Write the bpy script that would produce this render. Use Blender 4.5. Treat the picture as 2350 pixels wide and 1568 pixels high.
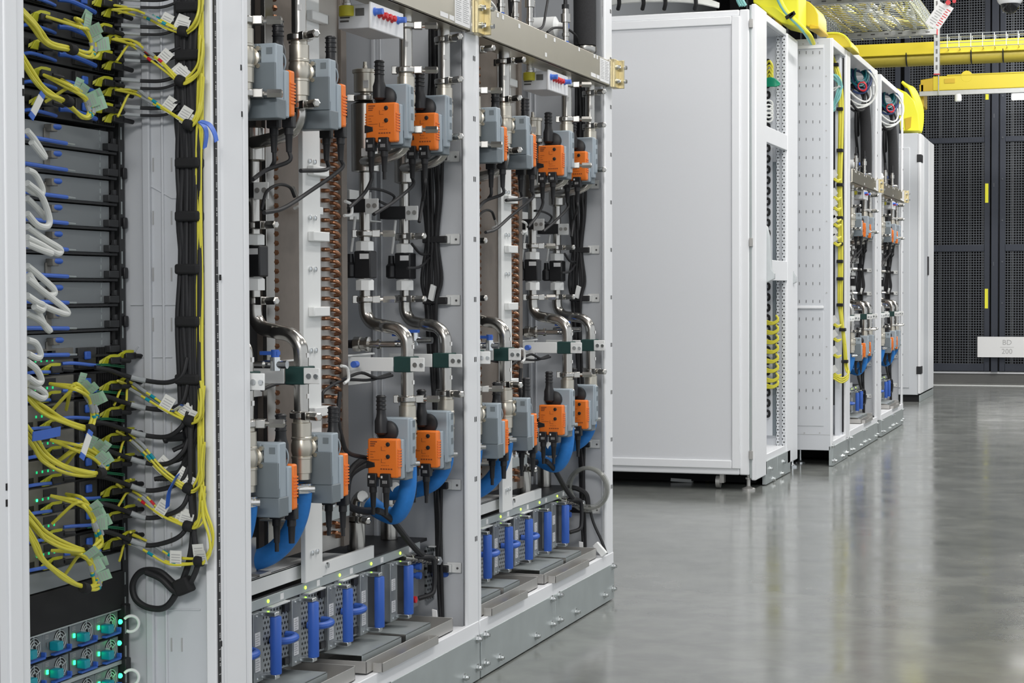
import bpy, bmesh, math, random
from mathutils import Vector, Matrix
for o in list(bpy.data.objects): bpy.data.objects.remove(o)
S = bpy.context.scene
COL = S.collection
rnd = random.Random(7)
# ---------------------------------------------------------------- camera
W, H, F = 2350.0, 1568.0, 4222.0
CX, CY = W/2, H/2
dY = Vector((2582-CX, CY-665, -F)).normalized()
vx = -Vector((-11500-CX, CY-716, -F))
dX = (vx - dY*vx.dot(dY)).normalized()
dZ = dX.cross(dY)
R = Matrix((dX, dY, dZ))            # camera -> world
C0 = Vector((0, 0, 0.952))
cd = bpy.data.cameras.new('camera'); cam = bpy.data.objects.new('camera', cd)
cd.sensor_width = 36; cd.lens = F/W*36; cd.clip_start = .05; cd.clip_end = 100
cam.matrix_world = Matrix.Translation(C0) @ R.to_4x4()
COL.objects.link(cam); S.camera = cam
# ---------------------------------------------------------------- light and exposure
S.view_settings.view_transform = 'Standard'; S.view_settings.look = 'None'
S.view_settings.gamma = 1; S.view_settings.use_curve_mapping = False
S.view_settings.exposure = 0.0
wd = bpy.data.worlds.new('world'); S.world = wd; wd.use_nodes = True
wd.node_tree.nodes['Background'].inputs[0].default_value = (.90, .95, 1.0, 1)
wd.node_tree.nodes['Background'].inputs[1].default_value = 0.92
def area(name, loc, rot, sx, sy, power, col=(1, .98, .95)):
    l = bpy.data.lights.new(name, 'AREA'); l.shape = 'RECTANGLE'; l.size = sx; l.size_y = sy
    l.energy = power; l.color = col
    o = bpy.data.objects.new(name, l); o.location = loc; o.rotation_euler = rot; COL.objects.link(o)
    return o
for i, (y, pw) in enumerate(((1.0, 30), (5.5, 48), (10.0, 95), (14.5, 130), (18.0, 130))):
    area('aisle_or_fill_light', (0.3, y, 4.2), (0, 0, 0), .3, 3.0, pw)
for i, y in enumerate((2.5, 8.0)):
    area('aisle_or_fill_light', (2.6, y, 4.2), (0, math.radians(20), 0), .3, 3.0, 30)
for y, pw in ((4.6, 70), (7.4, 50), (12.6, 90)):
    area('aisle_or_fill_light', (-.4, y, 4.3), (math.radians(38), 0, 0), 2.0, .3, pw)  # added fill lamps, tilted down the row to brighten camera-facing sides
area('aisle_or_fill_light', (0.3, -3.4, 3.6), (math.radians(62), 0, math.radians(10)), 2.4, .6, 170)  # added fill from behind the camera for the sides facing it
# ---------------------------------------------------------------- helpers
def ray(px, py): return R @ Vector((px-CX, CY-py, -F))
def P(px, py, X=None, Y=None, Z=None):
    r = ray(px, py)
    if X is not None: t = (X-C0.x)/r.x
    elif Y is not None: t = (Y-C0.y)/r.y
    else: t = (Z-C0.z)/r.z
    return C0 + r*t
def mat(name, col, rough=.5, metal=0, emit=0, noise=.06, scale=30, bump=0, alpha=1, trans=0, spec=.5, ecol=None):
    m = bpy.data.materials.new(name); m.use_nodes = True
    nt = m.node_tree; b = nt.nodes['Principled BSDF']
    b.inputs['Roughness'].default_value = rough; b.inputs['Metallic'].default_value = metal
    b.inputs['Specular IOR Level'].default_value = spec
    c = (*col, 1)
    tc = nt.nodes.new('ShaderNodeTexCoord'); nz = nt.nodes.new('ShaderNodeTexNoise')
    nz.inputs['Scale'].default_value = scale; nz.inputs['Detail'].default_value = 3
    nt.links.new(tc.outputs['Object'], nz.inputs['Vector'])
    mx = nt.nodes.new('ShaderNodeMix'); mx.data_type = 'RGBA'
    mx.inputs[6].default_value = tuple(v*(1-noise) for v in col)+(1,)
    mx.inputs[7].default_value = tuple(min(1, v*(1+noise)) for v in col)+(1,)
    nt.links.new(nz.outputs['Fac'], mx.inputs[0]); nt.links.new(mx.outputs[2], b.inputs['Base Color'])
    if bump:
        bp = nt.nodes.new('ShaderNodeBump'); bp.inputs['Strength'].default_value = bump
        nt.links.new(nz.outputs['Fac'], bp.inputs['Height']); nt.links.new(bp.outputs[0], b.inputs['Normal'])
    if emit:
        b.inputs['Emission Color'].default_value = (*(ecol or col), 1); b.inputs['Emission Strength'].default_value = emit
    if alpha < 1: b.inputs['Alpha'].default_value = alpha
    if trans: b.inputs['Transmission Weight'].default_value = trans
    return m
def perf_mat(name, col, pitch, rad, axes=(1, 2), rough=.4, metal=.6, slot=1.0):
    """sheet metal punched with a staggered pattern of holes"""
    m = mat(name, col, rough, metal); nt = m.node_tree; b = nt.nodes['Principled BSDF']; N = nt.nodes.new; L = nt.links.new
    def M(op, a, bb=None):
        n = N('ShaderNodeMath'); n.operation = op
        for i, v in enumerate((a, bb)):
            if v is None: continue
            if isinstance(v, (int, float)): n.inputs[i].default_value = v
            else: L(v, n.inputs[i])
        return n.outputs[0]
    g = N('ShaderNodeNewGeometry'); sp = N('ShaderNodeSeparateXYZ'); L(g.outputs['Position'], sp.inputs[0])
    u = M('DIVIDE', M('ADD', sp.outputs[0], sp.outputs[1]) if axes is None else sp.outputs[axes[0]], pitch); v = M('DIVIDE', sp.outputs[2], pitch*slot)
    row = M('FLOOR', v); off = M('MULTIPLY', M('MODULO', row, 2), .5)
    fu = M('SUBTRACT', M('FRACT', M('ADD', u, off)), .5); fv = M('SUBTRACT', M('FRACT', v), .5)
    d = M('ADD', M('MULTIPLY', fu, fu), M('MULTIPLY', fv, fv))
    h = M('LESS_THAN', d, rad*rad)
    mx = N('ShaderNodeMix'); mx.data_type = 'RGBA'; L(h, mx.inputs[0])
    src = b.inputs['Base Color'].links[0].from_socket
    L(src, mx.inputs[6]); mx.inputs[7].default_value = (.006, .006, .007, 1); L(mx.outputs[2], b.inputs['Base Color'])
    L(M('MULTIPLY', M('SUBTRACT', 1, h), metal), b.inputs['Metallic'])
    return m
M_ = {}
def dm(k, *a, **kw): M_[k] = mat(k, *a, **kw)
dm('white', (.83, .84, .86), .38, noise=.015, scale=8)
dm('white_shaded', (.61, .63, .66), .38, noise=.02, scale=8)  # same paint as white, with interior shade put into the colour
dm('white_warm', (.80, .81, .80), .4, noise=.015)
dm('panel', (.70, .71, .735), .45, noise=.012, scale=120, bump=.03)
dm('galv', (.46, .50, .50), .42, .55, noise=.10, scale=14)
dm('zinc', (.68, .70, .71), .22, 1, noise=.1)
dm('steel', (.50, .485, .455), .24, 1, noise=.05)
dm('steel_dull', (.50, .49, .47), .42, .7, noise=.12, scale=9)
dm('header', (.66, .62, .52), .36, 1, noise=.04, scale=12)
dm('header_end', (.62, .54, .33), .38, 1, noise=.06)
dm('nickel', (.60, .56, .48), .34, .9, noise=.05)
dm('brown_steel', (.22, .19, .165), .5, .5, noise=.1, scale=60)
dm('copper', (.30, .15, .085), .32, 1, noise=.25, scale=50)
dm('act_grey', (.33, .385, .43), .5, noise=.03)
dm('act_dark', (.16, .19, .21), .5, noise=.05)
dm('orange', (.86, .20, .02), .45, noise=.03)
dm('orange_print', (.24, .06, .015), .6)
dm('black', (.012, .012, .014), .45, noise=.2)
dm('black_matt', (.010, .010, .011), .85, noise=.2)
dm('rubber', (.015, .015, .017), .6, noise=.2, scale=80)
dm('foam', (.03, .03, .032), .95, noise=.3, scale=200, bump=.3)
dm('hose', (.02, .20, .60), .6, noise=.12, scale=120, bump=.1)
dm('blue', (.035, .12, .50), .45, noise=.05)
dm('blue_light', (.07, .17, .62), .4, noise=.05)
dm('teal', (.0, .28, .36), .4)
dm('red', (.62, .02, .03), .35)
dm('yellow_cap', (.55, .50, .03), .5)
dm('cable_yellow', (.68, .62, .06), .42, noise=.06)
dm('duct_yellow', (.72, .58, .03), .45, noise=.03, scale=5)
dm('duct_bright', (.90, .86, .04), .5, noise=.03, scale=5)
dm('duct_amber', (.62, .42, .02), .5)
dm('duct_shaded', (.42, .34, .04), .5)  # duct yellow darkened: shade of the underside put into the colour
dm('navy', (.02, .045, .14), .4)
dm('teal_dark', (.0, .10, .12), .4)
dm('latch_shaded', (.50, .53, .54), .4)  # white latches, their grey shading put into the colour
dm('tab_yellow', (.50, .50, .02), .45)
dm('green', (.01, .16, .07), .45)
dm('green_pad', (.008, .045, .04), .7, noise=.2, scale=90)
dm('green_coil', (.0, .25, .13), .45)
dm('aqua', (.22, .52, .50), .45)
dm('cable_white', (.70, .71, .68), .45)
dm('tag', (.72, .72, .68), .6, noise=.03)
dm('tag_green', (.36, .56, .40), .55, noise=.05)
dm('tag_clear', (.34, .36, .37), .35, noise=.08)
dm('ink', (.10, .10, .10), .6)
dm('ink_light', (.42, .42, .42), .6)
dm('paper', (.80, .80, .80), .6, noise=.01)
dm('sled', (.27, .29, .30), .45, .35, noise=.05, scale=12)
dm('sled_dark', (.035, .036, .038), .5, .3, noise=.1)
dm('switch', (.045, .045, .045), .45, .2, noise=.3, scale=60)
dm('switch_face', (.22, .21, .185), .5, .4, noise=.15, scale=40)
dm('module', (.30, .32, .33), .4, .6, noise=.06, scale=20)
dm('psu', (.20, .22, .23), .45, .4, noise=.06)
dm('led', (.05, .9, .25), .4, emit=5, ecol=(.02, 1, .22))
dm('led_dim', (.02, .4, .15), .4, emit=.7, ecol=(.02, .9, .3))
dm('led_lime', (.5, .9, .05), .4, emit=3.5, ecol=(.5, 1, .05))
dm('gate', (.036, .042, .058), .5, .3, noise=.06, scale=4)
dm('gate_wire', (.085, .092, .105), .4, .5, noise=.15)
dm('louvre', (.13, .135, .14), .6, noise=.1)
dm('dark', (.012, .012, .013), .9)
dm('curb', (.14, .14, .135), .7, noise=.06)
dm('tray_wire', (.62, .66, .65), .35, .8, noise=.1)
dm('strut', (.42, .43, .43), .42, .7, noise=.12)
dm('dome_black', (.01, .01, .012), .08, noise=0)
dm('lamp', (1, 1, 1), .5, emit=9, ecol=(1, .98, .95))
dm('plastic_clear', (.40, .41, .38), .12, noise=.05, alpha=.30)
M_['perf'] = perf_mat('perf_sheet', (.30, .32, .33), .0105, .30)
M_['punched'] = perf_mat('punched_rail', (.62, .64, .66), .016, .26, axes=None, metal=0)
def floor_mat():
    m = mat('polished_concrete', (.30, .30, .275), .2, spec=.55); nt = m.node_tree; b = nt.nodes['Principled BSDF']; N = nt.nodes.new; L = nt.links.new
    g = N('ShaderNodeNewGeometry')
    def nz(scale, det, dist=0):
        n = N('ShaderNodeTexNoise'); n.inputs['Scale'].default_value = scale; n.inputs['Detail'].default_value = det
        n.inputs['Distortion'].default_value = dist; L(g.outputs['Position'], n.inputs['Vector']); return n.outputs['Fac']
    r = N('ShaderNodeValToRGB'); L(nz(1.1, 8, .6), r.inputs[0])
    r.color_ramp.elements[0].position = .3; r.color_ramp.elements[0].color = (.20, .21, .197, 1)
    r.color_ramp.elements[1].position = .7; r.color_ramp.elements[1].color = (.25, .26, .248, 1)
    r2 = N('ShaderNodeValToRGB'); L(nz(9, 10, .3), r2.inputs[0])
    r2.color_ramp.elements[0].position = .35; r2.color_ramp.elements[0].color = (.86, .86, .87, 1)
    r2.color_ramp.elements[1].position = .65; r2.color_ramp.elements[1].color = (1.06, 1.06, 1.05, 1)
    mx = N('ShaderNodeMix'); mx.data_type = 'RGBA'; mx.blend_type = 'MULTIPLY'; mx.inputs[0].default_value = 1
    L(r.outputs[0], mx.inputs[6]); L(r2.outputs[0], mx.inputs[7]); L(mx.outputs[2], b.inputs['Base Color'])
    mr = N('ShaderNodeMapRange'); L(nz(4, 6), mr.inputs[0]); mr.inputs[1].default_value = .3; mr.inputs[2].default_value = .7
    mr.inputs[3].default_value = .10; mr.inputs[4].default_value = .20; L(mr.outputs[0], b.inputs['Roughness'])
    bp = N('ShaderNodeBump'); bp.inputs['Strength'].default_value = .04; bp.inputs['Distance'].default_value = .02
    L(nz(3, 3), bp.inputs['Height']); L(bp.outputs[0], b.inputs['Normal'])
    return m
M_['floor'] = floor_mat()

def smooth_pts(pts, k=6):
    pts = [Vector(p) for p in pts]
    if len(pts) < 3: return pts
    out = []
    q = [pts[0]*2-pts[1]]+pts+[pts[-1]*2-pts[-2]]
    for i in range(1, len(q)-2):
        a, b, c, d = q[i-1], q[i], q[i+1], q[i+2]
        for j in range(k):
            t = j/k
            out.append(.5*((2*b)+(c-a)*t+(2*a-5*b+4*c-d)*t*t+(3*b-a-3*c+d)*t**3))
    out.append(pts[-1]); return out
class MB:
    def __init__(s): s.v = []; s.f = []; s.mi = []; s.m = 0
    def add(s, vs, fs):
        n = len(s.v); s.v += [Vector(v) for v in vs]
        for f in fs: s.f.append([i+n for i in f]); s.mi.append(s.m)
        return s
    def box(s, x0, x1, y0, y1, z0, z1, m=None):
        if m is not None: s.m = m
        v = [(x, y, z) for z in (z0, z1) for y in (y0, y1) for x in (x0, x1)]
        return s.add(v, [(0, 2, 3, 1), (4, 5, 7, 6), (0, 1, 5, 4), (2, 6, 7, 3), (0, 4, 6, 2), (1, 3, 7, 5)])
    def obox(s, c, ax, ay, az, m=None):
        """oriented box: centre and three half axes"""
        if m is not None: s.m = m
        c = Vector(c); ax = Vector(ax); ay = Vector(ay); az = Vector(az)
        v = [c+ax*i+ay*j+az*k for k in (-1, 1) for j in (-1, 1) for i in (-1, 1)]
        return s.add(v, [(0, 2, 3, 1), (4, 5, 7, 6), (0, 1, 5, 4), (2, 6, 7, 3), (0, 4, 6, 2), (1, 3, 7, 5)])
    def rings(s, rings, cap=True):
        n = len(rings[0]); base = len(s.v)
        vs = [p for r in rings for p in r]; fs = []
        for i in range(len(rings)-1):
            for j in range(n):
                a = i*n+j; b = i*n+(j+1) % n; fs.append((a, b, b+n, a+n))
        if cap: fs.append(tuple(reversed(range(n)))); fs.append(tuple(range((len(rings)-1)*n, len(rings)*n)))
        return s.add(vs, fs)
    def lathe(s, p, axis, prof, n=20, m=None):
        """profile of (distance along axis, radius)"""
        if m is not None: s.m = m
        p = Vector(p); a = Vector(axis).normalized()
        u = a.cross(Vector((0, 0, 1)) if abs(a.z) < .9 else Vector((1, 0, 0))).normalized(); w = a.cross(u)
        return s.rings([[p+a*d+(u*math.cos(2*math.pi*j/n)+w*math.sin(2*math.pi*j/n))*max(r, 1e-4) for j in range(n)] for d, r in prof])
    def cyl(s, p0, p1, r, n=16, m=None, r2=None):
        p0 = Vector(p0); p1 = Vector(p1)
        return s.lathe(p0, p1-p0, [(0, r), ((p1-p0).length, r if r2 is None else r2)], n, m)
    def tube(s, pts, r, n=8, k=6, m=None, cap=True):
        if m is not None: s.m = m
        q = smooth_pts(pts, k); rings = []; u = None
        for i, p in enumerate(q):
            t = (q[min(i+1, len(q)-1)]-q[max(i-1, 0)])
            if t.length < 1e-7: t = Vector((0, 0, 1))
            t.normalize()
            if u is None: u = t.cross(Vector((.3, .5, .81))).normalized()
            u = (u-t*u.dot(t))
            if u.length < 1e-6: u = t.cross(Vector((.9, .1, .2)))
            u.normalize(); w = t.cross(u)
            rr = r(i/(len(q)-1)) if callable(r) else r
            rings.append([p+(u*math.cos(2*math.pi*j/n)+w*math.sin(2*math.pi*j/n))*rr for j in range(n)])
        return s.rings(rings, cap)
    def ribbon(s, pts, wvec, th=.0008, m=None):
        """thin bent strip with real thickness"""
        if m is not None: s.m = m
        q = [Vector(p) for p in pts]; w = Vector(wvec); rings = []
        for i, p in enumerate(q):
            t = (q[min(i+1, len(q)-1)]-q[max(i-1, 0)]).normalized(); nn = t.cross(w).normalized()*th
            rings.append([p-w+nn, p+w+nn, p+w-nn, p-w-nn])
        return s.rings(rings)
    def prism(s, poly, vec, m=None):
        if m is not None: s.m = m
        v = Vector(vec); return s.rings([[Vector(p) for p in poly], [Vector(p)+v for p in poly]])
    def torus(s, c, axis, Rr, r, n=24, k=8, m=None, a0=0, a1=2*math.pi):
        a = Vector(axis).normalized(); u = a.cross(Vector((0, 0, 1)) if abs(a.z) < .9 else Vector((1, 0, 0))).normalized(); w = a.cross(u)
        full = abs(a1-a0-2*math.pi) < 1e-6
        pts = [Vector(c)+(u*math.cos(a0+(a1-a0)*i/n)+w*math.sin(a0+(a1-a0)*i/n))*Rr for i in range(n+1)]
        return s.tube(pts, r, k, 1, m, cap=not full)
ORI = Vector((0, 0, 0))
def build(name, mb, mats, parent=None, bevel=0, loc=None, label=None, flat=False):
    global ORI
    if not isinstance(mats, (list, tuple)): mats = [mats]
    o3 = Vector(loc) if loc is not None else ORI
    me = bpy.data.meshes.new(name); me.from_pydata([v-o3 for v in mb.v], [], mb.f)
    for m in mats: me.materials.append(M_[m] if isinstance(m, str) else m)
    me.polygons.foreach_set('material_index', mb.mi)
    bm = bmesh.new(); bm.from_mesh(me); bmesh.ops.recalc_face_normals(bm, faces=bm.faces); bm.to_mesh(me); bm.free()
    if not flat:
        me.polygons.foreach_set('use_smooth', [True]*len(me.polygons)); me.set_sharp_from_angle(angle=math.radians(35))
    me.update()
    o = bpy.data.objects.new(name, me); COL.objects.link(o)
    if parent is not None: o.parent = parent
    else: o.location = o3
    if bevel:
        b = o.modifiers.new('bevel', 'BEVEL'); b.width = bevel; b.segments = 2; b.limit_method = 'ANGLE'; b.angle_limit = math.radians(50)
    if label: o['label'] = label
    return o
BAYS = {'A': (0, 'nearest cooling rack'), 'B': (1.25, 'second cooling rack'), 'C': (7.65, 'third cooling rack'), 'D': (9.08, 'farthest cooling rack')}
REG = []
def thing(name, label, cat, loc, group=None, bays=None):
    global ORI
    o = bpy.data.objects.new(name, None); o.empty_display_size = .05; COL.objects.link(o); o.location = loc; ORI = Vector(loc)
    tagit(o, label, cat, group, bays); return o
def tagit(o, label, cat, group=None, bays=None):
    o['category'] = cat; o['label'] = label
    if group: o['group'] = group
    if bays: REG.append((o, label, cat, group, bays))
    return o
def single(name, mb, mats, label, cat, loc, group=None, bays=None, bevel=0, flat=False):
    global ORI
    o = build(name, mb, mats, None, bevel, loc, flat=flat); ORI = Vector(loc); return tagit(o, label, cat, group, bays)
def struct(name, mb, mats, bevel=0, flat=False):
    o = build(name, mb, mats, None, bevel, (0, 0, 0), flat=flat); o['kind'] = 'structure'; return o
def copy_tree(o, parent=None):
    c = o.copy(); COL.objects.link(c); c.parent = parent
    for ch in list(o.children): copy_tree(ch, c)
    return c
def ordinal(i): return ['first', 'second', 'third', 'fourth', 'fifth', 'sixth', 'seventh', 'eighth', 'ninth', 'tenth', 'eleventh', 'twelfth'][i]
def V(*a): return Vector(a)
XF = -1.5
# ================================================================ the room
struct('floor', MB().box(-7, 7, -4, 24, -.1, 0), 'floor', flat=True)
struct('ceiling', MB().box(-7, 7, -4, 24, 4.9, 5.0), 'gate', flat=True)
struct('wall_back', MB().box(-7, 7, 21.5, 21.6, 0, 4.9), 'dark', flat=True)
struct('wall_left', MB().box(-4.7, -4.6, -4, 24, 0, 4.9), 'white_shaded', flat=True)
YG = 19.34
struct('baseboard_back', MB().box(-5, 3, YG+.02, YG+.12, 0, .10), 'curb', flat=True)
struct('trim_1', MB().box(-5, 3, YG, YG+.10, .10, .118), 'white', flat=True)
struct('floor_stripe', MB().box(-5, 3, YG-.55, YG-.42, .0005, .004), 'white_warm', flat=True)  # thin pale strip lying on the floor ahead of the gates
# steel mesh gate panels at the end of the aisle
def gx(px, py=600): return P(px, py, Y=YG).x
def gz(py, px=2250): return P(px, py, Y=YG).z
XP0, XP1 = gx(2261), gx(2272); XM0, XM1 = gx(2275), gx(2291); XR0, XR1 = gx(2294), gx(2308)
rails = [(.125, .20), (gz(577), gz(562)), (gz(327), gz(315)), (3.95, 4.05)]
def gate(x0, x1, label, handed):
    t = thing('mesh_gate', label, 'gate', ((x0+x1)/2, YG, .12), 'mesh gates across the end of the aisle')
    fr = MB(); fw = .055
    for a, b in ((x0, x0+fw), (x1-fw, x1)): fr.box(a, b, YG-.03, YG+.03, .125, 4.85)
    for a, b in rails: fr.box(x0+fw, x1-fw, YG-.025, YG+.025, a, b)
    build('gate_frame', fr, 'gate', t, .003)
    seg = [(.20, rails[1][0]), (rails[1][1], rails[2][0]), (rails[2][1], 4.8)]
    for a, b in seg:
        m = MB(); p = .026; w = .0035
        n = int((x1-x0-2*fw)/p)
        for i in range(n+1):
            x = x0+fw+i*(x1-x0-2*fw)/n; m.box(x-w, x+w, YG-.006, YG+.001, a, b)
        n = int((b-a)/p)
        for i in range(n+1):
            z = a+i*(b-a)/n; m.box(x0+fw, x1-fw, YG-.010, YG-.002, z-w, z+w)
        build('wire_mesh', m, 'gate_wire', t, flat=True)
    bl = MB()
    for k in range(10):
        zz = .4+k*.42; bl.cyl((x0+fw*.5, YG-.036, zz), (x0+fw*.5, YG-.028, zz), .009, 8)
    build('bolt', bl, 'gate_wire', t)
gate(XP1-.86, XP1, 'grey steel mesh gate left of the central post with yellow stickers', 1)
gate(XR0, XR0+.9, 'grey steel mesh gate right of the central post behind the bay sign', 0)
gate(XP1-1.78, XP1-.90, 'grey steel mesh gate mostly hidden behind the closed end cabinet', 1)
gp = thing('gate_post', 'wide dark grey steel post standing between the two mesh gates', 'post', (XM0, YG, .12))
build('post', MB().box(XM0, XM1, YG-.05, YG+.05, .12, 4.88), 'gate', gp, .004)
ks = MB()
for z in (.45, 1.2, 2.0, 2.7): ks.box(XM0+.02, XM0+.03, YG-.054, YG-.05, z, z+.04)
build('keeper', ks, 'gate_wire', gp)
for i, (a, b) in enumerate(((422, 466), (663, 708), (213, 230))):
    za, zb = gz(b), gz(a)
    x = gx(2264.5)
    single('warning_sticker', MB().box(x-.016, x+.016, YG-.0335, YG-.031, za, zb), 'duct_bright',
           'narrow yellow sticker %s on the left gate edge' % ('at chest height', 'at knee height', 'up high beneath the strut')[i], 'sticker', (x, YG-.032, (za+zb)/2), 'yellow stickers on the gate edge')
# louvred equipment seen through the mesh
lv = thing('louvred_wall_unit', 'dark unit of vertical slats standing behind the mesh gates', 'machine', (-1.5, 20.3, 0))
m = MB()
for k in range(34):
    x = -4.0+k*.15; m.box(x, x+.018, 20.25, 20.32, 0, 4.6)
build('slat', m, 'louvre', lv, flat=True)
build('housing', MB().box(-4.2, 1.4, 20.34, 20.8, 0, 4.7), 'dark', lv)
# the bay sign
s0, s1 = P(2243, 820, Y=YG-.12), P(2243, 773, Y=YG-.12); sw = .58
sg = thing('bay_sign', 'white sign reading BD over 200 mounted on the right mesh gate', 'sign', (s0.x+sw/2, YG-.1, s0.z))
build('board', MB().box(s0.x, s0.x+sw, YG-.12, YG-.108, s0.z, s1.z), 'paper', sg, .001)
build('bracket', MB().box(s0.x+.24, s0.x+.26, YG-.108, YG-.02, s0.z+.05, s1.z-.05).box(s0.x+.44, s0.x+.46, YG-.108, YG-.02, s0.z+.05, s1.z-.05), 'gate', sg)
def text(name, body, loc, size, rot, mt, parent, ext=.0004, align='CENTER'):
    c = bpy.data.curves.new(name, 'FONT'); c.body = body; c.size = size; c.extrude = ext; c.align_x = align; c.align_y = 'CENTER'
    c.materials.append(M_[mt]); tmp = bpy.data.objects.new(name, c); COL.objects.link(tmp)
    bpy.context.view_layer.update(); me = bpy.data.meshes.new_from_object(tmp); bpy.data.objects.remove(tmp)
    me.name = name; o = bpy.data.objects.new(name, me); COL.objects.link(o)
    o.parent = parent; o.location = Vector(loc)-ORI; o.rotation_euler = rot; return o
tx = P(2311, 800, Y=YG-.12).x; zc = (s0.z+s1.z)/2
text('lettering', 'BD', (tx, YG-.1205, zc+.045), .072, (math.pi/2, 0, 0), 'ink_light', sg)
text('lettering', '200', (tx, YG-.1205, zc-.046), .072, (math.pi/2, 0, 0), 'ink_light', sg)
build('divider_line', MB().box(tx-.068, tx+.068, YG-.1212, YG-.12, zc-.0025, zc+.0005), 'ink_light', sg)

# ================================================================ rack frames
def rack_frame(y0, y1, label, bolts, rails=False, lpost=.02, rpost=.078, depth=1.0, seam=True, plx=0):
    t = thing('rack_frame', label, 'rack', (XF, (y0+y1)/2, 0), 'white open rack frames along the row')
    zb, zt = .145, 2.35
    build('post', MB().box(XF-.05, XF, y0, y0+lpost, zb-.035, zt), 'white', t, .003)
    p = MB().box(XF-.010, XF, y1-rpost, y1, zb-.035, zt)
    build('post', p, 'white', t, .004)
    h = MB()
    for k in range(14):
        z = .35+k*.146
        for dx in (.012, .022): h.box(XF-.001, XF+.0006, y1-dx-.0022, y1-dx+.0022, z-.006, z+.006)
    build('slot_row', h, 'black_matt', t)
    build('side_wall', MB().box(XF-depth, XF-.03, y1-.026, y1-.004, zb-.03, zt-.02), 'white_shaded', t, .002)
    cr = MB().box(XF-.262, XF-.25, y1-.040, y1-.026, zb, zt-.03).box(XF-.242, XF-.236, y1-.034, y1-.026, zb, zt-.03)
    build('wall_crease', cr, 'white_shaded', t, .004)
    build('side_wall', MB().box(XF-depth, XF-.05, y0+.002, y0+.012, zb-.03, zt-.02), 'white_shaded', t)
    build('back_panel', MB().box(XF-depth, XF-depth+.02, y0+.012, y1-.026, zb-.03, zt-.02), 'white_shaded', t)
    build('top_panel', MB().box(XF-depth, XF-.004, y0+.02, y1-rpost, zt-.035, zt), 'white', t, .003)
    build('sill', MB().box(XF-depth, XF-.002, y0+.012, y1-rpost, zb-.04, zb), 'white', t, .003)
    build('sill_lip', MB().box(XF-.012, XF+.002, y0+.002, y1-.002, .110, zb+.001), 'white', t, .002)
    ym = (y0+y1)/2
    k1 = MB().box(XF-.02, XF+.004, y0+.004, ym-.001, .004, .112)
    build('kick_plate', k1, 'galv', t, .001)
    build('kick_plate', MB().box(XF-.02, XF+.004, ym+.001, y1-.003, .004, .112), 'galv', t, .001)
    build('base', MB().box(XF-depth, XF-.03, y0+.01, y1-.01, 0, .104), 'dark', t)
    for (yy, z) in bolts:
        b = MB(); x = XF+.004
        b.lathe((x, yy, z), (1, 0, 0), [(0, .0115), (.002, .0115), (.0022, .008), (.009, .008)], 6)
        b.cyl((x, yy, z), (x+.014, yy, z), .0045, 8)
        build('bolt', b, 'zinc', t)
    return t
def kb(y0, y1):
    ym = (y0+y1)/2; r = []
    for y in (y0+.03, ym-.035, ym+.035, y1-.025): r += [(y, .105), (y, .035)]
    r += [(y0+.14, .028), (ym-.18, .028), (ym+.2, .03), (y1-.12, .03)]
    return r
rack_frame(2.985, 4.235, 'tall white rack frame of the nearest cooling rack, beside the server rack', kb(2.985, 4.235))
rack_frame(4.237, 5.485, 'tall white rack frame of the second cooling rack, facing the aisle floor', kb(4.237, 5.485))
rack_frame(10.635, 11.885, 'white frame of the third cooling rack, next to the perforated rack', kb(10.635, 11.885))
rack_frame(12.065, 13.315, 'white frame of the farthest cooling rack, before the closed end cabinet', kb(12.065, 13.315))
gb = MB().box(XF-.3, XF-.03, 11.89, 12.06, 0, .14)
single('gap_filler', gb, 'dark', 'black filler under the gap between the two far cooling racks', 'filler', (XF-.1, 11.97, 0))

# ---------------------------------------------------------------- server rack frame (far left)
t = thing('rack_frame', 'white rack frame holding the servers, cut by the left photo edge', 'rack', (XF, 2.6, 0), 'white open rack frames along the row')
build('post', MB().box(XF-.05, XF, 2.10, 2.2965, .0, 2.35), 'white', t, .006)
build('post_flange', MB().box(XF-.001, XF+.004, 2.238, 2.270, .0, 2.35), 'white', t, .004)
build('post_seam', MB().box(XF, XF+.0006, 2.215, 2.2162, .1, 2.3), 'ink_light', t)
build('post', MB().box(XF-.03, XF, 2.900, 2.984, .0, 2.35), 'white', t, .006)
build('post_flange', MB().box(XF-.022, XF-.002, 2.868, 2.8985, .05, 2.35), 'white', t, .003)
build('side_wall', MB().box(XF-.95, XF-.022, 2.884, 2.898, .1, 2.33), 'white_shaded', t)
build('wall_crease', MB().box(XF-.145, XF-.13, 2.876, 2.884, .1, 2.33).box(XF-.11, XF-.105, 2.880, 2.884, .1, 2.33), 'white_shaded', t, .003)
build('back_panel', MB().box(XF-.95, XF-.93, 2.12, 2.884, .1, 2.33), 'sled_dark', t)
build('top_panel', MB().box(XF-.95, XF, 2.12, 2.9, 2.33, 2.35), 'white', t)
build('sill', MB().box(XF-.95, XF, 2.12, 2.9, .08, .12), 'white', t)
sl = MB()
for py in (340+38, 340+160, 630, 745, 985, 1110, 1238, 1345, 1480):
    for px in (352, 394, 418):
        q = P(px, py, Y=2.884)
        sl.box(q.x-.0012, q.x+.0012, 2.8825, 2.884, q.z-.012, q.z+.012)
build('wall_slot', sl, 'ink_light', t)
pr = MB()
for (a, b) in (((300, 820), (395, 820)), ((300, 820), (318, 795)), ((310, 1400), (460, 1400)), ((330, 418), (395, 455)), ((395, 455), (440, 455)), ((300, 700), (440, 700))):
    p0 = P(*a, Y=2.883); p1 = P(*b, Y=2.883); pr.cyl(p0, p1, .0014, 6)
build('pressed_line', pr, 'white_shaded', t)
us = MB().box(XF-.001, XF+.0008, 2.873, 2.8815, .1, 2.3)
build('unit_strip', us, 'black', t)
tk = MB()
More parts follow.
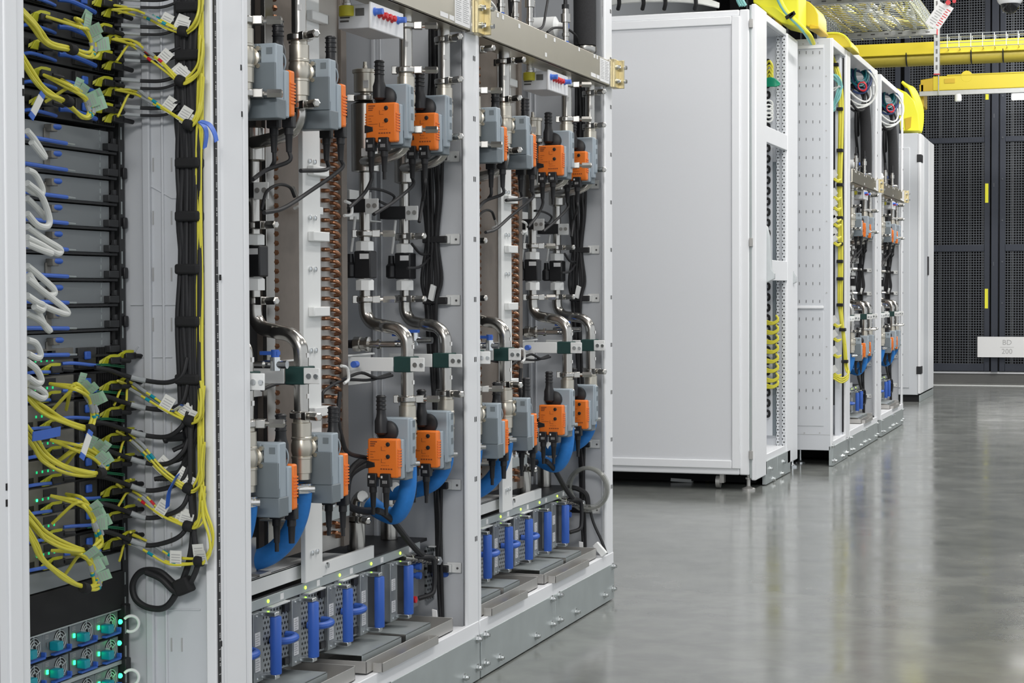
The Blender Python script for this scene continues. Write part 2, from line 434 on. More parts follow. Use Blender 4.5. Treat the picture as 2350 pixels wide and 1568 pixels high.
for k in range(50):
    z = .11+k*.0437
    tk.box(XF+.0008, XF+.0012, 2.873, 2.8815, z-.0006, z+.0006)
    for j in range(5):
        zz = z+.014+j*.0032
        if (j+k) % 6: tk.box(XF+.0008, XF+.0012, 2.8755, 2.8788, zz, zz+.0022)
build('unit_number', tk, 'ink_light', t)
sh = MB()
for (px, py) in ((18, 75), (25, 686), (28, 1140)):
    q = P(px, py, X=XF); sh.lathe(q, (1, 0, 0), [(0, .0045), (.0015, .0045), (.002, .003)], 12)
build('screw', sh, 'zinc', t)
sh = MB()
for (px, py) in ((53, 187), (53, 212), (506, 637), (508, 1478), (553, 155), (555, 262), (15, 1118), (15, 1155)):
    q = P(px, py, X=XF); sh.box(q.x-.001, q.x+.0006, q.y-.0022, q.y+.0022, q.z-.005, q.z+.005)
build('screw_hole', sh, 'black_matt', t)
# ================================================================ contents of one cooling rack, repeated along the row
XP, XM = -1.53, -1.645          # front and rear pipe planes
PY_ = [3.045, 3.285, 3.847, 4.092]
ZU, ZL = 1.385, .648
PN = ['first', 'second', 'third', 'fourth']
PB = ['AB', 'ABCD', 'ABCD', 'ABCD']
def clamp(parent, x, y, z, d, r=.0235):
    m = MB(); c = V(x, y, z)
    m.lathe(c-V(0, 0, .0075), (0, 0, 1), [(0, r*.78), (.002, r), (.013, r), (.015, r*.78)], 22)
    d = Vector(d).normalized(); s = d.cross(V(0, 0, 1))
    e = c+d*r
    m.obox(e+d*.004, d*.009, s*.012, V(0, 0, .008))
    m.obox(c-d*(r+.002), d*.006, s*.007, V(0, 0, .009))
    o = build('pipe_clamp', m, 'steel', parent, .0012)
    n = MB(); h = e+d*.012
    n.cyl(e+d*.006, e+d*.022, .0045, 8); n.lathe(e+d*.020, d, [(0, .0085), (.026, .0085), (.028, .006)], 6)
    n.cyl(e+d*.0478, e+d*.0485, .0035, 10)
    build('wing_nut', n, 'steel', o)
def valve(parent, y, z, flip):
    m = MB()
    m.lathe((XP, y, z-.062), (0, 0, 1), [(0, .0165), (.012, .0165), (.013, .0195), (.040, .0195), (.041, .0205), (.045, .0205), (.046, .0185), (.055, .021), (.069, .021), (.078, .0185), (.079, .0205), (.083, .0205), (.084, .0195), (.111, .0195), (.112, .0165), (.124, .0165)], 16)
    v = build('valve_body', m, 'nickel', parent)
    s = 1 if flip else -1
    b = MB(); b.lathe((XP, y+s*.012, z), (0, s, 0), [(0, .014), (.012, .014), (.014, .019), (.022, .019), (.026, .012), (.034, .012)], 16)
    for dx in (-1, 1):
        for dz in (-1, 1): b.cyl((XP+dx*.016, y+s*.026, z+dz*.016), (XP+dx*.016, y+s*.040, z+dz*.016), .0045, 8)
    b.obox((XP, y+s*.036, z), (.019, 0, 0), (0, .002, 0), (0, 0, .019))
    build('valve_bonnet', b, 'nickel', v)
for i, y in enumerate(PY_):
    g = i < 2; bays = PB[i]
    t = thing('coolant_pipe', '%s vertical stainless coolant pipe from the left in the {bay}' % PN[i], 'pipe', (XP, y, .8), 'stainless coolant pipes of the {bay}', bays)
    build('riser_pipe', MB().cyl((XP, y, ZU+.055), (XP, y, 1.574), .0145), 'steel', t)
    d1 = (.95, .3, 0) if i % 2 == 0 else (.8, -.6, 0)
    for z in (1.548, 1.449, 1.316): clamp(t, XP, y, z, d1 if z < 1.5 or i > 1 else (.9, -.4, 0))
    valve(t, y, ZU, g)
    build('elbow', MB().tube([(XP, y, 1.312), (XP, y, 1.295), (XP-.012, y, 1.272), (XP-.04, y, 1.258), (XP-.08, y, 1.25), (XM, y+.02, 1.249)], .0135, 12), 'steel', t)
    if i != 2:
        build('reducer', MB().lathe((XM, y+.03, 1.212), (0, 0, 1), [(0, .014), (.004, .024), (.066, .024), (.07, .014)], 20), 'steel', t)
    ym = y+.03
    build('middle_pipe', MB().cyl((XM, ym, .925), (XM, ym, 1.225), .0125), 'steel', t)
    d2 = (.9, .45, 0) if i % 2 == 0 else (.9, -.4, 0)
    clamp(t, XM, ym, 1.086, d2, .021); clamp(t, XM, ym, .936, d2, .021)
    fs = build('flow_sensor', MB().box(XM-.019, XM+.022, ym-.020, ym+.020, .984, 1.046), 'black', t, .003)
    build('hex_nut', MB().lathe((XM, ym, 1.047), (0, 0, 1), [(0, .022), (.020, .022), (.022, .017)], 8), 'white_warm', fs)
    build('hex_nut', MB().lathe((XM, ym, .957), (0, 0, 1), [(0, .022), (.022, .022), (.026, .017)], 8), 'white_warm', fs)
    build('label', MB().box(XM-.004, XM+.018, ym-.0206, ym-.020, 1.028, 1.04), 'paper', fs)
    cn = MB().lathe((XM-.03, ym-.012, .985), (0, 0, 1), [(0, .008), (.004, .013), (.03, .013), (.036, .008), (.055, .007)], 12)
    cn.cyl((XM-.03, ym-.01, 1.0), (XM-.01, ym, 1.0), .010)
    build('connector', cn, 'black', fs)
    build('white_sleeve', MB().tube([(XM-.028, ym-.012, 1.045), (XM-.022, ym-.012, 1.09), (XM-.018, ym-.012, 1.125)], .0035, 8), 'white_warm', fs)
    build('bent_pipe', MB().tube([(XM, ym, .930), (XM, ym, .915), (XM+.004, ym, .898), (XM+.02, ym-.004, .882), (XM+.05, y+.018, .876), (XP-.05, y+.008, .874), (XP-.022, y+.003, .868), (XP-.004, y, .850), (XP, y, .828), (XP, y, .80), (XP, y, .75), (XP, y, .70)], .0148, 16), 'steel', t)
    for z in (.825, .745): build('pipe_label', MB().box(XP+.0145, XP+.0155, y-.005, y+.004, z, z+.009), 'paper', t)
    build('pipe_label', MB().box(XP+.004, XP+.012, y-.0146, y-.0140, 1.50, 1.511), 'paper', t)
    clamp(t, XP, y, .712, d1)
    valve(t, y, ZL, g)
    hc = MB().lathe((XP, y, .560), (0, 0, 1), [(0, .0205), (.018, .0205)], 18)
    hc.obox((XP+.012, y-.022, .569), (.008, .006, 0), (-.004, .006, 0), (0, 0, .008))
    o = build('hose_clamp', hc, 'steel', t)
    build('clamp_screw', MB().cyl((XP+.004, y-.03, .569), (XP+.034, y-.014, .569), .006, 8), 'zinc', o)
    if i < 2: pts = [(XP, y, .578), (XP-.002, y, .545), (XP-.012, y, .505), (XP-.035, y, .465), (XP-.075, y+.0, .432), (XP-.14, y, .412)]; r = .0205
    elif i == 2: pts = [(XP, y, .578), (XP, y, .52), (XP-.012, y+.005, .475), (XP-.04, y+.02, .445), (XP-.075, y+.03, .45), (XP-.11, y+.04, .468)]; r = .0195
    else: pts = [(XP, y, .578), (XP-.002, y, .545), (XP-.02, y, .51), (XP-.05, y, .488), (XP-.10, y, .474), (XP-.15, y, .47)]; r = .0185
    build('hose', MB().tube(pts, r, 18, 8), 'hose', t)
# air separator on the third pipe
t = thing('air_separator', 'upright stainless cylinder with vented cap behind the third pipe, {bay}', 'air vent', (XM, 3.885, 1.225), 'air separators', 'ABCD')
build('body', MB().lathe((XM, 3.885, 1.225), (0, 0, 1), [(0, .016), (.003, .0325), (.155, .0325), (.160, .022)], 24), 'steel', t)
build('barcode_label', MB().box(XM+.004, XM+.02, 3.885-.034, 3.885-.0318, 1.26, 1.278), 'paper', t)
vc = build('vent_cap', MB().lathe((XM, 3.885, 1.402), (0, 0, 1), [(0, .012), (.004, .012), (.006, .026), (.048, .026), (.049, .0295), (.056, .0295), (.058, .024)], 24), 'nickel', t)
build('nozzle', MB().lathe((XM, 3.885, 1.459), (0, 0, 1), [(0, .0055), (.008, .0055), (.009, .0045), (.018, .0045)], 12), 'nickel', vc)
build('cap_label', MB().box(XM+.006, XM+.019, 3.885-.0272, 3.885-.0250, 1.415, 1.432), 'paper', vc)
clamp(t, XM, 3.885, 1.394, (-.9, -.4, 0), .029)

# valve actuators
def actuator(x, y, z, flip, label, group, bays, upper):
    t = thing('valve_actuator', label, 'valve actuator', (0, 0, 0), group, bays)
    hb = MB().box(-.048, .030, -.070, -.040, -.095, .026).box(-.052, .022, -.086, -.070, -.108, -.020).box(-.050, .022, -.040, -.034, -.06, .026)
    h = build('housing', hb, 'act_grey', t, .0035)
    build('housing_cover', MB().box(.022, .034, -.062, -.036, -.080, .022), 'act_grey', t, .003)
    g = MB()
    for xx in (-.018, .002): g.box(xx, xx+.003, -.0340, -.0334, -.028, .022)
    build('rear_slit', g, 'act_dark', t)
    build('rear_rib', MB().box(-.014, -.001, -.034, -.030, -.020, .024), 'act_grey', t, .001)
    g = MB()
    for zz in (.006, -.022, -.052): g.box(.0338, .0350, -.055, -.044, zz, zz+.014).box(-.042, -.030, -.0340, -.0332, zz, zz+.012)
    build('rear_window', g, 'act_dark', t)
    build('rear_flange', MB().prism([(-.050, -.034, -.01), (-.050, -.034, -.075), (.028, -.034, -.075), (.016, -.034, -.01)], (0, .006, 0)), 'act_dark', t, .001)
    build('rear_base', MB().box(-.052, .024, -.070, -.030, -.112, -.075), 'act_dark', t, .002)
    o = build('orange_cover', MB().box(-.053, .019, -.108, -.086, -.104, -.018), 'orange', t, .004)
    rb = MB()
    for k in range(7): rb.box(.0185, .0205, -.107, -.087, -.044-.006*k+.0, -.041-.006*k)
    build('cover_rib', rb, 'orange', o)
    rb = MB()
    for k in range(7): rb.box(-.0545, -.0525, -.107, -.087, -.044-.006*k, -.041-.006*k)
    build('cover_rib', rb, 'orange', o)
    pr = MB(); yy = -.1086
    def bar(x0, x1, z0, z1): pr.box(x0, x1, yy, -.108, z0, z1)
    for k, (a, b) in enumerate(((-.046, -.030), (-.046, -.034), (-.046, -.036))): bar(a, b, -.026-.0045*k, -.0235-.0045*k)
    for k, w in enumerate((.012, .006, .008, .022, .010)): bar(-.046, -.046+w, -.047-.006*k, -.0462-.006*k)
    for zz in (-.034, -.061):
        bar(-.020, -.019, zz-.010, zz-.001); bar(-.020, -.010, zz-.010, zz-.0095); bar(-.013, -.004, zz-.0015, zz-.001)
    for k in range(5): bar(-.022+.006*k, -.018+.006*k, -.086, -.083)
    for k in range(4): bar(-.020+.005*k, -.017+.005*k, -.077, -.0762)
    build('printed_text', pr, 'orange_print', o)
    for zz in (-.030, -.057): build('knob', MB().lathe((-.004, -.108, zz), (0, -1, 0), [(0, .0048), (.0015, .0048), (.002, .003)], 14), 'black', o)
    build('lever', MB().prism([(-.055, -.110, -.066), (-.036, -.110, -.071), (-.035, -.110, -.080), (-.055, -.110, -.084)], (0, .004, 0)), 'black', o, .001)
    for k, (xa, xb) in enumerate(((-.051, -.029), (-.021, .003))):
        pg = build('plug', MB().box(xa, xb, -.116, -.098, -.124, -.094), 'black', t, .002)
        pp = MB().box(xa+.003, xa+.007, -.1164, -.116, -.104, -.099)
        for j in range(4): pp.box(xa+.007+.003*j, xa+.0078+.003*j, -.1164, -.116, -.116, -.109)
        build('plug_print', pp, 'paper', pg)
        xc = (xa+xb)/2
        build('cable_boot', MB().lathe((xc, -.107, -.124), (0, 0, -1), [(0, .0085), (.012, .0085), (.014, .007), (.045, .0055)], 12), 'rubber', pg)
    dsk = MB().lathe((-.018, -.070, -.004), (0, -1, 0), [(0, .024), (.010, .024), (.012, .021)], 24)
    k = build('crank_disc', dsk, 'black', t)
    hd = MB().lathe((-.028, -.088, -.010), (0, 0, 1), [(0, .010), (.004, .0145), (.030, .0145), (.04, .011), (.048, .010), (.085, .010), (.087, .008)], 16)
    for q in range(4): hd.torus((-.028, -.088, .046+.009*q), (0, 0, 1), .0102, .0016, 16, 6)
    build('crank_handle', hd, 'black', k)
    a = MB().torus((-.018, -.0825, -.004), (0, 1, 0), .0275, .0016, 16, 6, a0=2.2, a1=4.0)
    build('scale_arc', a, 'act_grey', t)
    t.location = (x, y, z)
    if flip: t.rotation_euler = (0, 0, math.pi)
    return t
for i, y in enumerate(PY_):
    g = i < 2
    for up, z in ((1, ZU), (0, ZL)):
        lab = ('grey-backed' if g else 'orange-faced')+' actuator on the %s valve of the %s pipe, {bay}' % ('upper' if up else 'lower', PN[i])
        actuator(XP, y, z, g, lab, 'motorised valve actuators of the {bay}', PB[i], up)

# leads hanging from the actuators
def lead(pts, lab, grp, bays, r=.0042, mt='rubber', plug=None, cat='cable', name='cable'):
    m = MB().tube(pts, r, 8, 6)
    o = single(name, m, mt, lab, cat, pts[0], grp, bays)
    return o
def pxs(l, X=None, Y=None): return [P(a, b, X=X, Y=Y) for a, b in l]
def dn(i, z, k):
    """end of a boot below an actuator plug"""
    g = i < 2; s = -1 if g else 1
    lx = (-.040, -.009)[k]
    return V(XP+s*lx, PY_[i]-s*.107, z-.166)
LD = [
 (0, 1, 0, [(634, 300), (632, 350), (612, 390), (580, 412)], -1.53),
 (0, 1, 1, [(612, 300), (620, 330), (626, 360), (622, 385)], -1.53),
 (1, 1, 0, [(750, 330), (748, 380), (710, 440), (650, 478), (606, 488)], -1.52),
 (1, 1, 1, [(726, 330), (718, 350), (700, 375), (690, 392)], -1.52),
 (2, 1, 0, [(871, 380), (862, 412), (835, 445), (800, 478)], -1.58),
 (2, 1, 1, [(905, 375), (904, 400), (908, 412)], -1.56),
 (3, 1, 0, [(952, 395), (945, 425), (905, 462), (858, 492)], -1.58),
 (3, 1, 1, [(982, 390), (975, 420), (970, 460), (962, 510)], -1.57),
 (2, 0, 0, [(872, 1140), (870, 1162), (845, 1178), (800, 1168), (770, 1150)], -1.57),
 (2, 0, 1, [(905, 1150), (903, 1170), (906, 1180)], -1.55),
 (3, 0, 0, [(957, 1118), (965, 1135), (980, 1140)], -1.55),
 (3, 0, 1, [(985, 1120), (988, 1135), (991, 1142)], -1.55),
 (1, 0, 0, [(760, 1150), (752, 1185), (735, 1195), (724, 1170), (726, 1130)], -1.56),
 (1, 0, 1, [(735, 1160), (732, 1190), (729, 1222)], -1.55),
 (0, 0, 1, [(640, 1160), (640, 1190), (625, 1215)], -1.56),
]
for (i, up, k, px, X) in LD:
    s = dn(i, ZU if up else ZL, k); e = pxs(px, X=X)
    pts = [s, s+V(0, 0, -.02)]+[q for q in e if q.z < s.z-.03]
    lead(pts, 'black lead hanging from the %s actuator of the %s pipe, {bay}' % ('upper' if up else 'lower', PN[i]), 'leads of the %s actuator of the %s pipe, {bay}' % ('upper' if up else 'lower', PN[i]), PB[i])

# header beam across the rack
t = thing('header_beam', 'brushed metal header beam spanning the top of the {bay}', 'beam', (-1.49, 3.6, 1.574), 'header beams above the pipes', 'ABCD')
b = MB().box(-1.494, -1.486, 3.0, 4.150, 1.574, 1.652)
b.box(-1.56, -1.486, 3.0, 4.150, 1.574, 1.578)
build('beam', b, 'header', t, .0015)
build('end_flange', MB().box(-1.50, -1.484, 4.152, 4.178, 1.572, 1.655), 'steel', t, .002)
eb = build('end_bracket', MB().box(-1.496, -1.476, 4.180, 4.226, 1.574, 1.660).box(-1.496, -1.460, 4.226, 4.233, 1.574, 1.660), 'header_end', t, .0015)
for z in (1.595, 1.637):
    q = MB().lathe((-1.476, 4.203, z), (1, 0, 0), [(0, .008), (.004, .008), (.0045, .006), (.011, .006)], 12).lathe((-1.460, 4.230, z), (1, 0, 0), [(0, .006), (.008, .006)], 12)
    build('bolt', q, 'zinc', eb)
build('data_plate', MB().box(-1.4858, -1.4850, 4.045, 4.148, 1.580, 1.648), 'paper', t)
tx_ = MB()
for k in range(12):
    z = 1.643-k*.0048
    tx_.box(-1.485, -1.4846, 4.052, 4.052+(.036 if k % 3 else .028), z-.0012, z)
    tx_.box(-1.485, -1.4846, 4.100, 4.100+(.040 if k % 2 else .030), z-.0012, z)
build('data_text', tx_, 'ink_light', t)
lb = MB()
for (y, z, w) in ((3.10, 1.636, .012), (3.14, 1.636, .012), (3.27, 1.632, .014), (3.5, 1.636, .014), (3.58, 1.636, .014), (3.50, 1.586, .014), (3.82, 1.64, .012), (3.98, 1.64, .012), (4.01, 1.64, .012), (3.95, 1.583, .05), (4.01, 1.583, .03)):
    lb.box(-1.486, -1.4852, y, y+w, z, z+.011)
build('small_label', lb, 'paper', t)
# control box with buttons
t = thing('control_box', 'white control box with red and blue buttons below the header, {bay}', 'control box', (-1.49, 3.65, 1.5), 'button boxes under the headers', 'ABCD')
build('housing', MB().box(-1.575, -1.503, 3.575, 3.745, 1.506, 1.556), 'white_shaded', t, .002)
build('front_plate', MB().box(-1.503, -1.497, 3.57, 3.752, 1.504, 1.560), 'white', t, .002)
lx = MB().box(-1.57, -1.548, 3.5744, 3.575, 1.528, 1.531).box(-1.57, -1.55, 3.5744, 3.575, 1.520, 1.524).box(-1.535, -1.515, 3.5744, 3.575, 1.532, 1.548)
build('side_label', lx, 'ink', t)
for k, c in enumerate(('blue_light', 'red', 'red', 'red', 'red', 'blue_light')):
    y = 3.588+k*.0235+(.012 if k == 5 else 0)
    bz = MB().lathe((-1.497, y, 1.539 if 0 < k < 5 else 1.541), (1, 0, 0), [(0, .009), (.002, .009), (.003, .0068), (.009, .0068), (.011, .0055)], 14)
    if k in (0, 5): bz.cyl((-1.497, y, 1.541), (-1.478, y, 1.541), .0065)
    build('button', bz, c, t)
# yellow capped drain
t = thing('drain_valve', 'small drain stub with a yellow screw cap under the header, {bay}', 'drain valve', (-1.555, 3.575, 1.53), 'yellow capped drains', 'ABCD')
build('stub', MB().lathe((-1.555, 3.575, 1.552), (0, 0, 1), [(0, .010), (.008, .010), (.009, .008), (.07, .008), (.071, .012), (.08, .012), (.081, .008), (.12, .008)], 14), 'steel', t)
build('cap', MB().lathe((-1.555, 3.575, 1.532), (0, 0, 1), [(0, .0155), (.003, .0165), (.021, .0165), (.022, .014)], 20), 'yellow_cap', t)

# support rails carrying the pipes
t = thing('pipe_support', 'white support rail with green-padded brackets low across the {bay}', 'bracket', (-1.6, 3.6, .78), 'white pipe support rails', 'ABCD')
build('rail', MB().box(-1.668, -1.662, 3.0, 3.95, .742, .812).box(-1.668, -1.652, 3.0, 3.95, .808, .812), 'white_warm', t, .001)
for i, y in enumerate(PY_):
    build('arm', MB().box(-1.662, -1.553, y-.031, y-.027, .775, .806), 'white_warm', t, .001)
    build('pad', MB().box(-1.553, -1.512, y-.0265, y+.0265, .773, .808), 'green_pad', t, .002)
    e = build('end_plate', MB().box(-1.512, -1.478, y-.029, y-.026, .775, .806), 'white_warm', t, .003)
    for dx in (0,):
        build('bolt', MB().lathe((-1.500, y-.029, .790), (0, -1, 0), [(0, .0055), (.003, .0055)], 10), 'zinc', e)
        build('bolt', MB().lathe((-1.484, y-.029, .790), (0, -1, 0), [(0, .0045), (.006, .0045)], 10), 'zinc', e)
for y in (3.05, 3.80):
    build('blue_knob', MB().lathe((-1.625, y-.02, .792), (0, -1, 0), [(0, .0075), (.018, .0075)], 14), 'blue_light', t)
t = thing('pipe_support', 'white upper channel rail with black-padded brackets across the {bay}', 'bracket', (-1.6, 3.6, 1.2), 'white pipe support rails', 'ABCD')
build('rail', MB().box(-1.705, -1.700, 3.0, 3.82, 1.135, 1.205).box(-1.705, -1.665, 3.0, 3.82, 1.135, 1.139).box(-1.705, -1.69, 3.0, 3.82, 1.201, 1.205), 'white_warm', t, .001)
build('rail', MB().box(-1.705, -1.700, 3.92, 4.05, 1.118, 1.190).box(-1.705, -1.675, 3.92, 4.05, 1.118, 1.121), 'white_warm', t, .001)
for i, y in enumerate(PY_):
    ym = y+.03; dz = -.006*i
    build('pad', MB().box(XM-.055, XM+.017, ym-.0235, ym+.0235, 1.146+dz, 1.176+dz), 'black', t, .002)
    e = build('end_plate', MB().box(XM+.012, XM+.045, ym-.026, ym-.0235, 1.142+dz, 1.176+dz), 'white_warm', t, .003)
    for dx in (.021, .036): build('bolt', MB().lathe((XM+dx, ym-.026, 1.16+dz), (0, -1, 0), [(0, .0055), (.0018, .0055)], 10), 'steel_dull', e)

# heat exchanger behind the pipes
t = thing('heat_exchanger', 'steel heat exchanger with copper return bends inside the {bay}', 'heat exchanger', (-1.72, 3.5, .39), 'coil heat exchangers', 'ABCD')
yq = [P(a, 600, X=-1.645).y for a in (725, 778, 792, 617, 636, 742, 765)]
build('core', MB().box(-1.86, -1.660, yq[3], yq[2]-.01, .40, 1.95), 'brown_steel', t)
build('end_plate', MB().box(-1.660, -1.645, yq[0], yq[1], .39, 1.96), 'steel_dull', t, .001)
build('edge_trim', MB().box(-1.66, -1.637, yq[1], yq[2]-.004, .39, 1.96), 'brown_steel', t, .001)
build('edge_trim', MB().box(-1.66, -1.650, yq[3], yq[4], .39, 1.96), 'steel', t, .001)
nb = 48
for k in range(nb):
    z = .42+k*.0212
    y = yq[6]-.008
    m = MB().tube([(-1.648, y-.006, z+.007), (-1.636, y-.006, z+.006), (-1.631, y+.003, z+.002), (-1.634, y+.013, z-.003), (-1.648, y+.014, z-.005)], .0046, 8, 3)
    build('copper_bend', m, 'copper', t)
for k in range(nb):
    z = .43+k*.0212
    m = MB().tube([(-1.648, yq[5]-.006, z), (-1.636, yq[5]-.004, z), (-1.634, yq[5]+.004, z), (-1.648, yq[5]+.008, z)], .0045, 8, 3)
    build('copper_bend', m, 'copper', t)
ci = MB()
for k in range(60): ci.torus((-1.656, yq[4]+.008, .42+k*.0192), (0, 0, 1), .006, .0058, 8, 6)
o = build('coil_header', ci, 'copper', t)
# the white post in front of it
t = thing('coil_post', 'white upright post with bolts in front of the coil, {bay}', 'post', (-1.57, 3.4, .36), 'white posts before the coils', 'ABCD')
y0_, y1_ = P(697, 600, X=-1.58).y, P(736, 600, X=-1.58).y
build('post', MB().box(-1.585, -1.580, y0_, y1_, .36, 1.60).box(-1.590, -1.580, y0_-.002, y0_, .36, 1.60), 'white_warm', t, .0015)
for z in (1.22, 1.105, 1.0, .833, .418):
    for y in (y0_+.028, y0_+.052):
        build('bolt', MB().lathe((-1.580, y, z), (1, 0, 0), [(0, .0055), (.004, .0055), (.005, .003)], 8), 'zinc', t)
for z in (1.515, 1.20, 1.066, .912, .706):
    build('cable_clip', MB().box(-1.580, -1.566, y0_+.02, y1_+.018, z-.009, z+.011).box(-1.590, -1.566, y1_+.012, y1_+.018, z-.009, z+.011), 'white_warm', t, .002)
# dark enclosure on the left
t = thing('dark_enclosure', 'tall black enclosure at the left inside the {bay}', 'enclosure', (-1.70, 3.15, .15), 'black enclosures', 'AB')
build('body', MB().box(-1.80, -1.672, 3.0, P(615, 600, X=-1.672).y, .15, 1.9), 'black_matt', t, .002)
build('edge_strip', MB().box(-1.672, -1.668, P(609, 600, X=-1.67).y, P(611, 600, X=-1.67).y, .15, 1.9), 'steel', t)

# base frame under the coil
t = thing('base_frame', 'white base frame carrying the coil above the modules, {bay}', 'frame', (-1.62, 3.5, .34), 'white coil base frames', 'ABCD')
build('front_rail', MB().box(-1.606, -1.600, 3.20, 3.50, .366, .397).box(-1.72, -1.600, 3.20, 3.50, .393, .397), 'white_warm', t, .001)
build('front_rail', MB().box(-1.606, -1.598, 3.50, 3.81, .355, .384).box(-1.72, -1.600, 3.50, 3.81, .358, .362), 'white_warm', t, .001)
for y in (3.51, 3.55): build('bolt', MB().lathe((-1.598, y, .376), (1, 0, 0), [(0, .006), (.005, .006)], 8), 'zinc', t)
build('cross_rail', MB().box(-1.60, -1.594, 3.36, 3.665, .468, .492).box(-1.66, -1.594, 3.36, 3.665, .49, .494), 'galv', t, .001)
for y in (3.385, 3.44, 3.56, 3.60, 3.64): build('nut', MB().lathe((-1.605, y, .494), (0, 0, 1), [(0, .0075), (.006, .0075), (.007, .004), (.014, .004)], 6), 'zinc', t)
for y in (3.02, 3.24): build('foot_bracket', MB().box(-1.64, -1.625, y, y+.035, .397, .47).box(-1.64, -1.60, y, y+.05, .397, .402), 'steel_dull', t, .001)
build('cover_plate', MB().box(-1.86, -1.602, 3.2, 4.15, .350, .357), 'black', t)
for k, y in enumerate((3.90, 4.10)):
    t = thing('steel_canister', '%s upright steel canister on the black plate near the hoses, {bay}' % ('left', 'right')[k], 'canister', (-1.68, y, .358), 'steel canisters', 'ABCD')
    build('body', MB().lathe((-1.68, y, .358), (0, 0, 1), [(0, .021), (.065, .021), (.067, .016), (.085, .016)], 20), 'steel', t)
    clamp(t, -1.68, y, .432, (.7, -.7, 0), .026)
    build('neck', MB().tube([(-1.68, y, .44), (-1.68, y, .465), (-1.672, y, .48), (-1.655, y-.02, .485)], .013, 12), 'steel', t)

# shelf of perforated modules with blue handles
t = thing('module_chassis', 'grey chassis rail with green lights above the blue-handled modules, {bay}', 'chassis', (-1.6, 3.6, .33), 'module chassis rails', 'ABCD')
build('top_rail', MB().box(-1.63, -1.600, 3.0, 4.10, .334, .354), 'galv', t, .001)
build('inner_tray', MB().box(-1.90, -1.615, 3.0, 4.06, .195, .334), 'sled_dark', t)
build('end_panel', MB().box(-1.66, -1.605, 4.035, 4.10, .20, .334), 'module', t, .001)
for k in range(6):
    y = 3.05+k*.1743
    build('indicator', MB().lathe((-1.600, y+.05, .344), (1, 0, 0), [(0, .0035), (.001, .0035), (.002, .002)], 10), 'led_lime', t)
    build('slot_label', MB().box(-1.600, -1.5993, y+.105, y+.120, .338, .350), 'paper', t)
for z in (.300, .278): build('thumb_knob', MB().lathe((-1.605, 4.065, z), (1, 0, 0), [(0, .006), (.008, .006), (.009, .0085), (.020, .0085)], 12), 'blue', t)
build('carry_handle', MB().tube([(-1.605, 4.03, .326), (-1.575, 4.045, .326), (-1.560, 4.07, .322), (-1.556, 4.078, .305), (-1.556, 4.078, .255), (-1.560, 4.07, .235), (-1.585, 4.05, .226)], .006, 10), 'black', t)
build('red_plug', MB().lathe((-1.600, 4.022, .228), (1, 0, 0), [(0, .008), (.02, .008)], 12), 'red', t)
mod_n = ['leftmost', 'second', 'third', 'fourth', 'fifth', 'rightmost']
for k in range(6):
    yh = 3.051+k*.1743
    last = k == 5
    t = thing('plug_in_module', ('%s blue-handled plug-in module on the bottom shelf, {bay}' if k in (0, 5) else '%s blue-handled plug-in module from the left, {bay}') % mod_n[k], 'module', (-1.6, yh, .2), 'blue handled modules of the {bay}', 'AB' if k < 4 else 'ABCD')
    a = yh-.128 if not last else yh-.055
    if not last:
        build('perforated_panel', MB().prism([(-1.612, a, .198), (-1.598, yh-.038, .198), (-1.598, yh-.038, .330), (-1.612, a, .330)], (-.006, 0, 0)), 'perf', t, .0005)
        build('loop_handle', MB().tube([(-1.606, yh-.104, .262), (-1.585, yh-.100, .261), (-1.573, yh-.085, .261), (-1.572, yh-.060, .262), (-1.582, yh-.047, .263), (-1.600, yh-.045, .264)], .0075, 10), 'blue', t)
        for z in (.205, .312): build('latch_block', MB().box(-1.600, -1.594, yh-.062, yh-.040, z, z+.014), 'black', t)
        build('top_bar', MB().box(-1.607, -1.590, a, yh-.045, .331, .3335), 'white_warm', t)
    else:
        build('perforated_panel', MB().box(-1.618, -1.604, a, yh-.02, .2, .330), 'module', t, .001)
    fl = build('flange', MB().box(-1.605, -1.590, yh-.036, yh+.006, .197, .332), 'module', t, .001)
    for z in (.218, .268): 
        l = build('label', MB().box(-1.590, -1.5893, yh-.030, yh-.008, z, z+.026), 'paper', fl)
        lt = MB()
        for q in range(5): lt.box(-1.5893, -1.589, yh-.028, yh-.028+(.016 if q % 2 else .012), z+.003+q*.0045, z+.0045+q*.0045)
        build('label_print', lt, 'ink_light', l)
    for z in (.204, .326): build('screw', MB().lathe((-1.590, yh-.022, z), (1, 0, 0), [(0, .003), (.001, .003), (.002, .0015)], 8), 'zinc', fl)
    hp = build('handle_bar', MB().lathe((-1.560, yh, .212), (0, 0, 1), [(0, .0105), (.002, .0115), (.110, .0115), (.112, .0105)], 14), 'blue', t)
    build('handle_mount', MB().box(-1.592, -1.556, yh-.011, yh+.009, .325, .333), 'zinc', t, .001)
    build('handle_mount', MB().box(-1.592, -1.556, yh-.011, yh+.009, .203, .212), 'zinc', t, .001)

